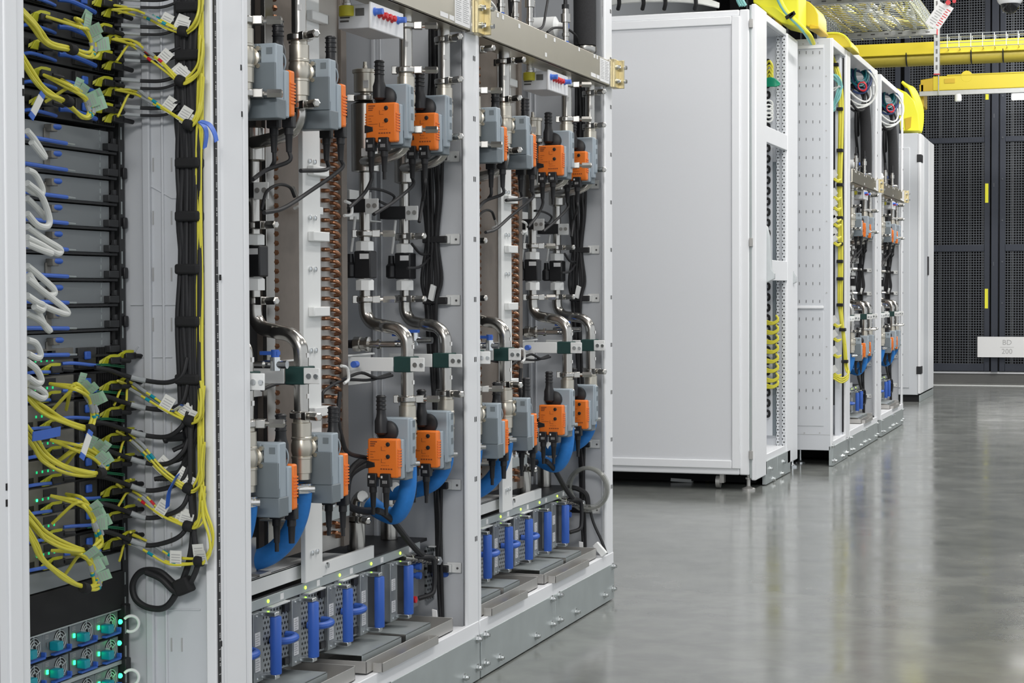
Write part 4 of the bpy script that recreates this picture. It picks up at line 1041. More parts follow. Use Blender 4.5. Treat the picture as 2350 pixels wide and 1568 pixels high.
right = [
 ('top right', [(300, 26), (335, 36), (380, 58), (418, 72), (434, 66), (448, 48), (456, 20), (459, -20)], 3, [(258, 22), (272, 30), (262, 12)]),
 ('second right', [(300, 100), (330, 118), (372, 150), (412, 186), (432, 182), (450, 160), (456, 130), (459, 90)], 3, [(258, 90), (265, 86), (268, 140)]),
 ('third right', [(300, 215), (340, 236), (385, 262), (430, 287), (444, 282), (453, 258), (456, 230), (459, 180)], 3, [(265, 206), (270, 268), (276, 204)]),
 ('fourth right', [(290, 880), (335, 905), (385, 940), (432, 966), (448, 964), (458, 945), (461, 915), (461, 880)], 3, [(270, 874), (262, 930), (290, 922)]),
 ('fifth right', [(290, 1000), (325, 1032), (372, 1080), (430, 1122), (447, 1118), (457, 1095), (461, 1060), (462, 1010)], 3, [(268, 990), (272, 1052), (290, 985)]),
 ('sixth right', [(290, 1122), (325, 1142), (372, 1182), (430, 1208), (449, 1204), (458, 1185), (462, 1150), (463, 1110)], 3, [(268, 1112), (270, 1164), (300, 1100)]),
 ('lowest right', [(290, 1234), (330, 1252), (390, 1284), (455, 1288), (470, 1282), (482, 1256), (480, 1222), (466, 1178), (462, 1140)], 3, [(268, 1230), (274, 1288), (300, 1222)]),
]
for nm, px, tie, ends in right:
    bunch('%s bunch of yellow patch cords' % nm, T_(px), 4, 'yellow patch cord in the %s tagged bunch of the server rack' % nm, tie, ((.36, 'tag'), ), .0085, .0022, [P(a, b, X=XS+.025) for a, b in ends], bands=((.26, 'red' if 'second' in nm or 'sixth' in nm else 'teal'),))
    q = T_(px); strap('black strap tying the %s bunch to the trunk' % nm, q[tie]+V(.002, 0, 0), q[tie+1]-q[tie-1], .0095, .008)
# blue and white ties
for k, (a, b, Xp) in enumerate(((( 98, 215), (72, 268), LX+.01), ((208, 990), (188, 1050), LX+.02), ((395, 945), (418, 930), -1.56))):
    p0, p1 = P(*a, X=Xp), P(*b, X=Xp) if k < 2 else P(*b, Y=2.835)
    if k == 2: p0 = P(*a, Y=2.835)
    d = (p1-p0); n = V(1, -.2, 0).normalized(); u = n.cross(d.normalized())
    t = thing('label_strap', 'white label strap with blue ends %s' % ('beside the second left cord bunch', 'below the third left cord bunch', 'near the fourth right cord bunch')[k], 'label strap', p0, 'label straps with blue ends')
    build('label', MB().obox((p0+p1)/2, d*.36, n*.0006, u*.0065), 'tag', t)
    build('blue_end', MB().obox(p0+d*.06, d*.08, n*.0009, u*.006), 'blue', t); build('blue_end', MB().obox(p1-d*.04, d*.10, n*.0009, u*.006), 'blue', t)
for k, (l, Yp) in enumerate((([(458, 278), (470, 292), (474, 310), (470, 340)], 2.83), ([(460, 278), (480, 286), (492, 305), (497, 325)], 2.80), ([(408, 1090), (396, 1112), (388, 1130), (384, 1165)], 2.83), ([(75, 1002), (100, 998), (138, 990)], None))):
    pts = [P(a, b, Y=Yp) for a, b in l] if Yp else L_(l, LX+.02)
    single('blue_strap', MB().ribbon(smooth_pts(pts, 5), (.001, .0045, .002) if k != 3 else (0, .001, .0075), .0008), 'blue_light' if k < 2 else 'blue', ('thin blue strap end hanging against the number strip', 'blue strap end curling over the white post', 'dark blue strap hanging by the sixth right bunch', 'wide blue strap at the left post over the switches')[k], 'strap', pts[0])
# vertical trunks along the right wall
for k in range(16):
    ox = (k % 8-3.5)*.0055; oy = (k//8)*.012
    pts = [P(430, py, Y=2.868-oy)+V(ox, 0, 0)+V(rnd.uniform(-.003, .003), rnd.uniform(-.003, .003), 0) for py in (-10, 120, 260, 380, 500, 620, 740, 860, 960)]
    for i, py in enumerate((-10, 120, 260, 380, 500, 620, 740, 860, 960)):
        c = {-10: .0, 120: -.002, 260: 0, 380: .004, 500: .004, 620: .004, 740: .002, 860: .004, 960: .006}[py]; pts[i].x += c
    e = 1000+k*14
    if k % 2: pts += [P(428-k, min(1080, e), Y=2.86), P(400-3*k, min(1100, e+20), Y=2.852)]
    single('trunk_cable', MB().tube(pts, .0042, 8, 4), 'rubber', 'black cable in the vertical trunk on the right wall of the server rack', 'cable', pts[0], 'black trunk cables of the server rack')
for k in range(6):
    pts = [P(px, py, Y=2.856)+V((k-2.5)*.0017, rnd.uniform(-.003, .003), 0) for px, py in ((461, -10), (460, 120), (459, 260), (457, 380), (457, 520), (458, 660), (459, 800), (461, 900), (462, 1000), (462, 1100), (463, 1150))]
    single('trunk_cable', MB().tube(pts, .0020, 8, 4), 'cable_yellow', 'yellow cord in the thin vertical trunk beside the numbered strip', 'cable', pts[0], 'yellow trunk cords of the server rack')
for k, py in enumerate((18, 128, 375, 497, 618, 738, 870)):
    q = P(434, py, Y=2.862)
    single('cable_strap', MB().box(q.x-.019, q.x+.026, 2.842, 2.8755, q.z-.009, q.z+.009), 'black_matt', '%s black strap from the top around the black trunk' % ordinal(k), 'strap', q, 'trunk straps', bevel=.004)
for k, (r_, l) in enumerate(((.0058, [(440, 960), (442, 1120), (444, 1200), (438, 1270), (420, 1330), (385, 1390), (345, 1396), (312, 1376), (305, 1340), (325, 1312), (365, 1312), (400, 1340), (425, 1352)]), (.0052, [(436, 960), (438, 1130), (447, 1240), (455, 1290), (435, 1340), (405, 1360), (370, 1330), (335, 1314)]))):
    pts = [P(a, b, Y=2.862-.012*k) for a, b in l]
    single('looped_cable', MB().tube(pts, r_, 10), 'rubber', ('black cable making a large loop low on the rack wall', 'black cable crossing inside the low loop on the rack wall')[k], 'cable', pts[0])
single('cable_strap', MB().obox(P(422, 1345, Y=2.85), (.014, 0, .006), (0, .012, 0), (-.006, 0, .013)), 'black_matt', 'black strap binding the low cable loop', 'strap', P(422, 1345, Y=2.85), bevel=.004)
pts = [P(a, b, Y=2.85) for a, b in ((425, 1000), (400, 1005), (378, 1008))]
single('cable_stub', MB().tube(pts, lambda f: .009-.004*f+.003*(f > .9), 10), 'black', 'short black strap tail sticking out of the trunk', 'strap', pts[0])
# thick white cables looping out at the left post
wc = [[(62, 300), (80, 322), (102, 358), (96, 356), (72, 326)], [(62, 390), (80, 400), (96, 430), (94, 446), (74, 440), (62, 432)], [(62, 420), (95, 450), (113, 500), (108, 520), (85, 516), (62, 490)],
      [(62, 455), (82, 475), (104, 500)], [(62, 520), (100, 548), (138, 572), (130, 582), (95, 562), (62, 545)], [(62, 560), (90, 572), (118, 582)], [(62, 610), (92, 635), (124, 665), (118, 678), (95, 670), (66, 630)],
      [(62, 640), (100, 670), (152, 712), (146, 720), (100, 702), (62, 678)], [(62, 680), (80, 692), (98, 700), (96, 712), (78, 704)], [(62, 720), (90, 735), (114, 758), (104, 750), (80, 700)],
      [(62, 780), (82, 788), (93, 812), (86, 822), (64, 812)], [(62, 830), (84, 848), (95, 872), (86, 880), (64, 866)], [(62, 880), (90, 892), (104, 906), (94, 914), (64, 898)]]
wl = ['topmost', 'second', 'third', 'fourth', 'fifth', 'sixth', 'seventh', 'eighth', 'ninth', 'tenth', 'eleventh', 'twelfth', 'lowest']
for k, l in enumerate(wc):
    pts = [P(a, b, X=-1.60+.006*(k % 3)) for a, b in l]
    single('white_cable', MB().tube(pts, .0052, 10), 'cable_white', '%s thick white cable loop emerging behind the left post' % wl[k], 'cable', pts[0], 'thick white cables at the left post')
# ================================================================ tall cabinets further down the row
XC = -1.665
zt = 2.305
t = thing('tall_cabinet', 'large plain white cabinet with a framed side panel on levelling feet', 'cabinet', (XC-.6, 9.2, 0))
yb = 8.63
xa = -2.95
y1, y2, y3 = P(1758, 600, X=XC).y, P(1806, 600, X=XC).y, P(1829, 600, X=XC).y
build('body', MB().box(xa, XC-.03, yb+.04, y1-.004, .085, zt-.04).box(xa, XC-.03, y2, 9.76, .085, zt-.01).box(xa, XC-.36, y1-.004, y2, .085, zt-.01).box(xa, XC-.03, y1-.004, y2, zt-.04, zt-.01), 'white_shaded', t)
fr = MB()
fr.box(xa, XC-.0752, yb+.012, yb+.05, .075, .12).box(xa, XC-.0752, yb+.012, yb+.05, zt-.05, zt-.02).box(XC-.075, XC-.028, yb+.012, yb+.05, .075, zt-.02)
build('outer_frame', fr, 'white', t, .006)
fr = MB(); fr.box(xa, XC-.1102, yb, yb+.02, .105, .145).box(xa, XC-.1102, yb, yb+.02, zt-.09, zt-.05).box(XC-.11, XC-.07, yb, yb+.02, .105, zt-.05)
build('panel_rim', fr, 'white', t, .004)
build('side_panel', MB().box(xa, XC-.105, yb+.010, yb+.03, .14, zt-.085), 'panel', t)
build('corner_post', MB().box(XC-.028, XC-.016, yb+.02, yb+.05, .06, zt), 'galv', t, .002)
for py in (53, 556, 1045):
    z = P(1721, py, Y=yb).z
    build('hinge', MB().box(XC-.026, XC-.010, yb+.004, yb+.02, z-.02, z+.02), 'steel_dull', t, .001)
y1, y2, y3 = P(1758, 600, X=XC).y, P(1806, 600, X=XC).y, P(1829, 600, X=XC).y
build('door', MB().box(XC-.02, XC+.004, yb+.02, y1, .05, zt+.005), 'white', t, .006)
build('door', MB().box(XC-.02, XC+.004, y2, y3, .05, zt-.02), 'white', t, .006)
build('top_rail', MB().box(XC-.03, XC-.004, y1, y2, zt-.035, zt), 'white', t, .003)
build('bottom_rail', MB().box(XC-.30, XC-.004, y1, y2, .115, .15), 'white', t, .003)
kp = build('kick_plate', MB().box(XC-.015, XC+.004, y1-.02, (y1+y2)/2-.003, .004, .118), 'galv', t, .001)
kp = build('kick_plate', MB().box(XC-.015, XC+.004, (y1+y2)/2+.003, y2+.08, .004, .118), 'galv', t, .001)
for (px, py) in ((1767, 1076), (1797, 1060), (1774, 1099), (1794, 1087)):
    q = P(px, py, X=XC+.004)
    build('bolt', MB().lathe(q, (1, 0, 0), [(0, .014), (.003, .014), (.004, .009), (.014, .009)], 6), 'zinc', t)
for (y, x) in ((yb+.06, XC-.04), (yb+.06, XC-1.0), (9.9, XC-.04)):
    f = MB().lathe((x, y, 0), (0, 0, 1), [(0, .032), (.008, .032), (.016, .012), (.02, .009), (.05, .009), (.052, .015), (.060, .015), (.061, .008), (.10, .008)], 14)
    build('levelling_foot', f, 'steel_dull' if y < 9 else 'zinc', t)
cs = MB().box(XC-.18, XC-.16, yb+.06, yb+.10, .03, .09).lathe((XC-.20, yb+.08, .035), (1, 0, 0), [(0, .03), (.02, .03)], 16)
build('caster', cs, 'steel_dull', t)
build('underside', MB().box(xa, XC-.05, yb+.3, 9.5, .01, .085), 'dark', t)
# inside of its opening
qa = [P(a, 600, Y=y2-.03).x for a in (1783, 1789, 1796, 1802)]
build('inner_rail', MB().box(qa[0], qa[1], y2-.04, y2-.03, .15, zt-.04), 'punched', t)
build('inner_rail', MB().box(qa[2], qa[3], y2-.04, y2-.03, .15, zt-.04), 'punched', t)
build('inner_wall', MB().box(XC-.5, XC-.01, y2-.01, y2, .15, zt-.04), 'white_shaded', t)
ib = MB().box(XC-.35, XC-.33, y1, y2-.01, .15, zt-.04)
for z in (.35,): ib.box(XC-.33, XC-.07, y2-.03, y2-.012, .20, zt-.15)
build('inner_back', ib, 'white_shaded', t)
build('dark_panel', MB().box(XC-.33, qa[0]-.003, y2-.028, y2-.02, .20, 1.62), 'act_dark', t)
for k in range(34):
    z = .30+k*.055
    if 1.10 < z < 1.22: continue
    f = MB().tube([(XC-.15, y2-.045, z+.030), (XC-.10, y2-.045, z+.030), (XC-.085, y2-.045, z+.026), (XC-.085, y2-.045, z+.004), (XC-.10, y2-.045, z), (XC-.15, y2-.045, z)], .007, 6, 2)
    build('cable_finger', f, 'black_matt', t)
for (a, b, nm) in ((322, 290, 0), (630, 588, 1)):
    z0 = P(1783, a+14, X=XC).z; z1 = P(1783, b+10, X=XC).z
    build('crossbar', MB().box(XC-.02, XC+.002, y1, y2, z0, z1), 'white', t, .002)
for (a, b) in ((708, 672), (668, 640)):
    z0 = P(1775, a, X=XC-.05).z; z1 = P(1775, b, X=XC-.05).z
    build('drawer_front', MB().box(XC-.2, XC-.06, y1, y1+.35, z0, z1), 'act_grey' if b == 640 else 'white_shaded', t, .002)
for (px, nm) in ((1758, 0), (1808, 1)):
    pts = [(px-6, 512), (px+2, 520), (px+8, 545), (px+11, 590), (px+12, 618), (px+19, 628), (px+19, 640), (px-6, 652)]
    a = [P(u, v+(0 if not nm else 8), Y=(y1 if not nm else y2+.16)) for u, v in pts]
    o = build('door_latch', MB().prism([p for p in a], (0, .03, 0)), 'latch_shaded', t, .003)
for k, py in enumerate([740, 762, 784, 806, 828, 850, 872, 886]):
    for j in range(3):
        pts = [P(1757, py-4+j*4, Y=y2-.07), P(1774, py+j*2, Y=y2-.08), P(1786, py-8+j*2, Y=y2-.08), P(1781, py-16, Y=y2-.07)]
        single('patch_cord', MB().tube(pts, .005, 6, 4), 'cable_yellow', '%s row of yellow cords inside the large cabinet opening' % ordinal(k), 'cable', pts[0], 'yellow cords in the cabinet opening row %s' % ordinal(k))
for j in range(4):
    pts = [P(1757, 148+j*12, Y=y2-.07), P(1766, 140+j*10, Y=y2-.08), P(1773, 155+j*10, Y=y2-.08), P(1765, 172+j*8, Y=y2-.07)]
    single('patch_cord', MB().tube(pts, .006, 6, 4), 'cable_yellow', '%s yellow cord from the top in the upper cabinet opening' % ordinal(j), 'cable', pts[0], 'yellow cords high in the cabinet opening')
m = MB()
for j in range(8): m.tube([P(1756, 182+j*2.2, Y=y2-.09), P(1770, 180+j*2.4, Y=y2-.1), P(1782, 186+j*1.5, Y=y2-.1), P(1789, 193, Y=y2-.08)], .006, 6, 4)
single('cable_coil', m, 'green_coil', 'green cable coil poking out of the upper cabinet opening', 'cable coil', P(1770, 190, X=XC-.05))
m = MB()
for j in range(4): m.torus(P(1764, 240+j*10, Y=y2-.07), (.5, -.8, 0), .022, .005, 16, 6)
single('cable_coil', m, 'cable_white', 'small white cable coils in the cabinet opening', 'cable coil', P(1764, 260, X=XC-.1))
m = MB()
for j in range(12): m.tube([P(1380, 14-j, Y=8.9), P(1450, 4-j*1.6, Y=8.85), P(1540, 2-j*1.5, Y=8.85), P(1600, 6-j*1.2, Y=8.85), P(1650, 16-j*.6, Y=8.9)], .007, 6, 4)
o = single('cable_coil', m, 'cable_white', 'flat bundle of white cables lying on top of the large cabinet', 'cable coil', P(1540, 8, Y=8.85))
for px in (1420, 1476, 1526, 1596): build('tie', MB().tube([P(px-2, 22, Y=8.82), P(px+1, 8, Y=8.80), P(px, -8, Y=8.82)], .010, 6), 'black_matt', o)

# ---------------------------------------------------------------- perforated rack
t = thing('perforated_rack', 'white open rack with a slotted side panel and yellow cables inside', 'rack', (XF, 10.3, 0))
zt = 2.315; ya = 9.99; yb2 = 10.60
xb = -2.35
build('side_panel', MB().box(xb, XF-.012, ya, ya+.02, .085, zt), 'white_shaded', t, .003)
xr0, xr1 = P(1830, 600, Y=ya).x, P(1891, 600, Y=ya).x
z7 = P(1860, 707, Y=ya).z
build('panel_step', MB().box(xr0-.2, xr1, ya-.012, ya, z7-.004, z7+.012), 'white', t, .003)
build('panel_field', MB().box(xr0-.2, xr1, ya-.004, ya, z7+.012, P(1860, 104, Y=ya).z).box(xr0-.2, xr1, ya-.003, ya, P(1860, 978, Y=ya).z, z7-.02), 'white_shaded', t, .002)
build('panel_ledge', MB().box(xr0, xr1-.004, ya-.010, ya-.004, P(1860, 112, Y=ya).z, P(1860, 105, Y=ya).z), 'white', t)
m = MB()
pys = [121, 156, 197, 239, 280, 320, 362, 403, 445, 486, 527, 568, 610, 651, 692, 732, 773, 814, 855, 896, 936]
for py in pys:
    for px in (1835, 1850.5, 1866, 1881.5):
        q = P(px, py, Y=ya); m.box(q.x-.0016, q.x+.0016, ya-.0052, ya-.0036, q.z-.008, q.z+.008)
build('slot', m, 'ink', t)
m = MB()
for (px, py) in ((1843, 101), (1877, 99), (1896, 175), (1896, 238), (1896, 300), (1897, 362), (1897, 425), (1897, 508), (1897, 672), (1897, 796), (1897, 915), (1846, 994), (1881, 994)):
    q = P(px, py, Y=ya); m.cyl((q.x, ya-.002, q.z), (q.x, ya, q.z), .004, 8)
build('screw', m, 'ink_light', t)
build('bottom_seam', MB().box(xb, XF-.014, ya-.001, ya, .170, .1715), 'ink_light', t)
build('post', MB().box(XF-.03, XF, ya+.002, ya+.02, .10, zt), 'white', t, .003)
build('post', MB().box(XF-.03, XF, yb2-.10, yb2+.03, .10, zt), 'white', t, .004)
build('mounting_rail', MB().box(XF-.05, XF-.02, yb2-.20, yb2-.11, .13, zt-.04), 'white_shaded', t, .003)
build('slot_strip', MB().box(XF-.02, XF-.012, yb2-.125, yb2-.105, .15, zt-.05), 'black_matt', t)
build('side_wall', MB().box(XF-.6, XF-.03, yb2-.01, yb2, .12, zt-.03), 'white_shaded', t)
build('back_panel', MB().box(XF-.6, XF-.58, ya+.02, yb2, .12, zt-.03), 'white_shaded', t)
build('top_frame', MB().box(XF-.6, XF-.004, ya+.02, yb2-.1, zt-.04, zt), 'white', t, .003)
build('sill', MB().box(XF-.6, XF-.002, ya+.02, yb2-.1, .10, .135), 'white', t, .003)
build('kick_plate', MB().box(XF-.02, XF+.003, ya, yb2-.05, .002, .108), 'galv', t, .001)
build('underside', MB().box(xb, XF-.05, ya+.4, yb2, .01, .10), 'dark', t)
for (px, py) in ((1910, 1058), (1916, 1058), (1934, 1047), (1943, 1039), (1909, 1024), (1943, 1008)):
    q = P(px, py, X=XF+.003)
    build('bolt', MB().lathe(q, (1, 0, 0), [(0, .014), (.003, .014), (.004, .009), (.014, .009)], 6), 'zinc', t)
build('levelling_foot', MB().lathe((-1.70, ya+.15, 0), (0, 0, 1), [(0, .028), (.006, .028), (.015, .008), (.11, .008)], 14), 'zinc', t)
# yellow trunk cords
yc = 10.40
for k in range(9):
    pts = []
    for (px, py) in ((1901, 112), (1912, 140), (1924, 175), (1930, 230), (1929, 330), (1927, 420), (1929, 520), (1929, 620), (1928, 690), (1932, 740), (1938, 790), (1942, 840), (1947, 856)):
        q = P(px, py, Y=yc); q += V((k-4)*.0026, rnd.uniform(-.006, .006), 0); q.x += 0 if py < 740 else -(k-4)*.001
        pts.append(q)
    if k % 2: pts = pts[:11]
    single('trunk_cable', MB().tube(pts, .005, 8, 4), 'cable_yellow', 'yellow cord in the long vertical trunk of the perforated rack', 'cable', pts[0], 'yellow trunk cords of the perforated rack')
for k, py in enumerate((148, 250, 345, 424, 500, 560, 600, 640, 700, 757, 830)):
    q = P(1927+(6 if py > 740 else 0)+(5 if py > 800 else 0)-(10 if py < 150 else 0), py, Y=yc-.02)
    single('cable_strap', MB().box(q.x-.017, q.x+.017, yc-.03, yc+.02, q.z-.009, q.z+.009), 'black_matt', '%s black strap from the top on the yellow trunk of the perforated rack' % ordinal(k), 'strap', q, 'straps on the far yellow trunk', bevel=.003)
for k in range(5):
    pts = [P(1909+k*2.4, py, Y=10.42)+V(rnd.uniform(-.004, .004), 0, 0) for py in (240, 300, 380, 460, 540, 620, 700, 780, 860, 930)]
    single('trunk_cable', MB().tube(pts, .010, 8, 4), 'rubber', 'black cable behind the yellow trunk of the perforated rack', 'cable', pts[0], 'black trunk cables of the perforated rack')
cc = P(1914, 205, Y=10.35)
m = MB()
for j in range(7): m.tube([cc+V(-.05, 0, .06)+jit(.01), cc+V(.0, 0, .07)+jit(.012), cc+V(.035, 0, .02)+jit(.012), cc+V(.02, 0, -.05)+jit(.012), cc+V(-.01, 0, -.11)+jit(.012), cc+V(-.04, 0, -.06)+jit(.012)], .005, 6, 5)
single('cable_coil', m, 'aqua', 'pale aqua cable coil hanging high in the perforated rack', 'cable coil', cc)
m = MB()
for j in range(3): m.tube([cc+V(-.04, -.01, .01)+jit(.01), cc+V(.0, -.01, .0)+jit(.01), cc+V(.035, -.01, .01)+jit(.01)], .004, 6, 5)
single('cable_coil', m, 'cable_white', 'grey cords crossing the aqua cable coil', 'cable coil', cc+V(0, -.01, 0))
bp = [408, 450, 474, 500, 512, 540, 555, 742, 775, 812, 856]
for k, py in enumerate(bp):
    for j in range(2):
        a = [P(1905, py-6+j*5, Y=10.33), P(1914, py+j*4, Y=10.33), P(1922, py+6+j*3, Y=10.34), P(1930, py+4, Y=10.36)]
        c = single('patch_cord', MB().tube(a, .0055, 6, 4), 'cable_yellow', '%s short yellow cord from the top joining the far yellow trunk' % (ordinal(k)), 'cable', a[0], 'short yellow cords of the perforated rack row %s' % ordinal(k))
        if j == 0: build('cable_tag', MB().obox(a[1]+V(0, -.01, .02), (.014, 0, .010), (0, .001, 0), (-.010, 0, .016)), 'tag', c)
pts = [P(1947, 850, Y=10.38), P(1944, 862, Y=10.36), P(1930, 868, Y=10.35), P(1912, 858, Y=10.33)]
for j in range(3): single('patch_cord', MB().tube([p+V(0, 0, -.012*j) for p in pts], .0055, 6, 4), 'cable_yellow', 'yellow cord curving back at the foot of the far yellow trunk', 'cable', pts[0], 'yellow cords at the trunk foot')
q = P(1918, 990, X=XF-.05)
single('bracket', MB().box(q.x-.05, q.x+.03, 10.02, 10.10, .136, .185), 'white', 'small white bracket on the sill of the perforated rack', 'bracket', q, bevel=.004)

# ---------------------------------------------------------------- end cabinet
t = thing('end_cabinet', 'closed pale cabinet with black hinges at the far end of the row', 'cabinet', (-1.9, 16.5, 0))
XE = -1.655
build('body', MB().box(XE-.8, XE-.02, 15.97, 17.15, .06, 2.29), 'white_shaded', t, .004)
build('side_panel', MB().box(XE-.75, XE-.09, 15.962, 15.972, .12, 2.17), 'white_shaded', t, .003)
build('plinth', MB().box(XE-.01, XE+.0, 15.98, 17.12, .0, .055), 'galv', t, .002)
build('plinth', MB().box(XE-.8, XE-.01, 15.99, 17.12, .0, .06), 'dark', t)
ye = [15.965, P(2123, 600, X=XE).y, P(2139, 600, X=XE).y, 17.12]
build('corner_door', MB().box(XE-.02, XE+.003, ye[0], 16.22, .07, 2.285), 'white', t, .004)
build('door', MB().box(XE-.02, XE+.003, 16.235, 16.62, .07, 2.28), 'white_shaded', t, .005)
build('door', MB().box(XE-.02, XE+.003, 16.635, 17.10, .07, 2.275), 'white', t, .005)
for py in (366, 848):
    z = P(2117, py, X=XE).z
    build('hinge', MB().box(XE-.03, XE+.008, ye[0]-.003, ye[0]+.13, z-.033, z+.033), 'black', t, .003)
for px in (2128, 2147):
    y = P(px, 611, X=XE).y; z = P(px, 611, X=XE).z
    build('handle', MB().box(XE+.003, XE+.012, y-.03, y+.03, z-.08, z+.085), 'black', t, .003)
# ================================================================ overhead raceways, trays and fittings
def chan(mb, p0, p1, w, h, th=.006):
    """open U channel running from p0 to p1 (level), width w, height h"""
    d = (p1-p0).normalized(); s = d.cross(V(0, 0, 1)).normalized(); c = (p0+p1)/2; L = (p1-p0)/2
    mb.obox(c, L, s*w/2, V(0, 0, th/2)); mb.obox(c+s*w/2+V(0, 0, h/2), L, s*th/2, V(0, 0, h/2)); mb.obox(c-s*w/2+V(0, 0, h/2), L, s*th/2, V(0, 0, h/2))
# lower raceway crossing above the end cabinet
YR = 16.9
a, b = P(2145, 212, Y=YR), P(2460, 190, Y=YR); b.z = a.z
t = thing('fibre_raceway', 'long yellow cable raceway crossing above the aisle end on a grey strut', 'cable raceway', a)
m = MB(); chan(m, a, b+V(.6, 0, 0), .30, .125, .008)
build('channel', m, 'duct_yellow', t, .003)
lid = MB().box(a.x+.12, b.x+.6, YR-.16, YR+.16, a.z+.125, a.z+.135)
lid.lathe((a.x+.17+.12, YR-.155, a.z+.115), (0, 1, 0), [(0, .05), (.31, .05)], 20)
build('lid', lid, 'duct_yellow', t, .002)
build('corner_fitting', MB().obox(a+V(-.02, 0, .05), (.09, 0, .01), (0, .15, 0), (0, 0, .06)).obox(a+V(-.10, 0, -.04), (.02, 0, 0), (0, .15, 0), (0, 0, .10)), 'duct_amber', t, .006)
build('faded_label', MB().box(a.x+.10, a.x+.19, YR-.160, YR-.154, a.z+.06, a.z+.10), 'duct_amber', t)
sp = P(2110, 222, Y=YR-.2)
st = thing('support_strut', 'horizontal grey galvanised strut under the lower yellow raceway', 'strut', sp)
build('strut', MB().box(sp.x, b.x+.7, YR-.22, YR-.18, a.z-.052, a.z-.010), 'strut', st, .002)
for k, px in enumerate((2154,)):
    q = P(px, 150, Y=YR-.24)
    single('threaded_rod', MB().cyl((q.x, YR-.24, a.z-.05), (q.x, YR-.24, 4.9), .006, 8), 'zinc', 'thin threaded rod hanging down to the lower yellow raceway', 'rod', (q.x, YR-.24, a.z))
# yellow waterfall dropping to the end cabinet
t = thing('cable_waterfall', 'bright yellow curved cable waterfall dropping onto the end cabinet', 'cable raceway', P(2090, 300, Y=16.4))
p = [P(2058, 200, Y=16.4), P(2076, 222, Y=16.4), P(2096, 250, Y=16.4), P(2104, 290, Y=16.4), P(2104, 300, Y=16.4)]
build('curved_chute', MB().prism([P(a, b, Y=16.25) for a, b in ((2058, 202), (2080, 212), (2098, 232), (2107, 262), (2109, 300), (2066, 300), (2062, 250))], (0, .26, 0)), 'duct_bright', t, .006)
build('chute_clip', MB().prism([P(a, b, Y=16.24) for a, b in ((2076, 272), (2092, 268), (2090, 292), (2078, 300))], (0, .02, 0)), 'duct_amber', t, .002)
for j in range(6):
    q = [P(2070+j*1.5, 188+j*2, Y=16.3+j*.03), P(2088+j*2, 205, Y=16.3+j*.03), P(2103+j*2.4, 245, Y=16.3+j*.03), P(2106+j*2.2, 275, Y=16.3+j*.03), P(2104+j*2, 300, Y=16.3+j*.03)]
    single('patch_cord', MB().tube(q, .013, 8, 4), 'duct_bright', 'yellow cable flowing down the far yellow waterfall', 'cable', q[0], 'yellow cables on the far waterfall')
# upper raceway with cable basket over it
YU = 14.6
a2, b2 = P(1960, 142, Y=YU), P(2480, 128, Y=YU); b2.z = a2.z
t = thing('fibre_raceway', 'upper yellow cable raceway with black straps behind the hanging basket', 'cable raceway', a2)
m = MB(); m.tube([a2, b2+V(.5, 0, 0)], .055, 20, 1); 
build('round_duct', m, 'duct_shaded', t)
m = MB(); chan(m, a2+V(0, 0, .03), b2+V(.5, 0, .03), .14, .09, .006); build('channel', m, 'duct_yellow', t)
for px in (2082, 2230, 2303):
    q = P(px, 120, Y=YU); build('strap', MB().torus((q.x, YU, a2.z+.02), (1, 0, 0), .072, .006, 20, 6), 'black', t)
def basket(name, label, p0, L, along, w, h, pitch=.05, bottom_only=False):
    t = thing(name, label, 'cable basket', p0)
    d = Vector(along).normalized(); s = d.cross(V(0, 0, 1)).normalized(); r = .0034
    m = MB()
    n = int(L/pitch)
    for i in range(n+1):
        c = p0+d*(i*L/n)
        m.cyl(c-s*w/2, c+s*w/2, r, 5)
        m.cyl(c-s*w/2, c-s*w/2+V(0, 0, h), r, 5); m.cyl(c+s*w/2, c+s*w/2+V(0, 0, h), r, 5)
    k = int(w/pitch)
    for i in range(k+1):
        c = p0-s*w/2+s*(i*w/k); m.cyl(c, c+d*L, r, 5)
    for i in range(1, 4):
        for q in (-1, 1): c = p0+s*q*w/2+V(0, 0, h*i/3); m.cyl(c, c+d*L, r, 5)
    build('wire_basket', m, 'tray_wire', t, flat=True)
    return t
# basket crossing over the upper raceway
bq = P(2150, 108, Y=YU-.1)
basket('cable_basket', 'thin wire basket crossing over the upper yellow raceway', V(bq.x, YU-.12, bq.z-.02), 2.0, (1, 0, 0), .16, .10, .085)
# big basket running along the aisle, loaded with cables
ZT = 2.95
e0 = P(2150, 96, Z=ZT); l0 = P(1945, 96, Z=ZT)
yend = 14.35
def atY(px, py, Y): return P(px, py, Y=Y)
r_ = P(2145, 84, Y=yend); l_ = P(1960, 100, Y=yend)
xr, xl = r_.x, r_.x-.72; zt_ = r_.z
bt = basket('cable_basket', 'large wire basket full of cables running along above the aisle', V((xr+xl)/2, 8.2, zt_), yend-8.2, (0, 1, 0), xr-xl, .12, .085)
m = None
for k in range(40):
    c = ['cable_yellow', 'cable_white', 'duct_yellow', 'duct_yellow', 'cable_white'][k % 5]
    x = xl+.03+rnd.random()*(xr-xl-.06); pts = []
    for q in range(9): pts.append(V(min(xr-.02, max(xl+.02, x+rnd.uniform(-.09, .09))), 8.3+q*(yend-8.5)/8, zt_+.02+rnd.random()*.06))
    col = c
    single('basket_cable', MB().tube(pts, rnd.choice((.008, .011, .014)), 6, 4), col, '%s cable lying in the large wire basket overhead' % {'cable_yellow': 'pale yellow', 'cable_white': 'white', 'duct_yellow': 'deep yellow', 'rubber': 'black'}[c], 'cable', pts[0], '%s cables in the large basket' % c.replace('_', ' '))
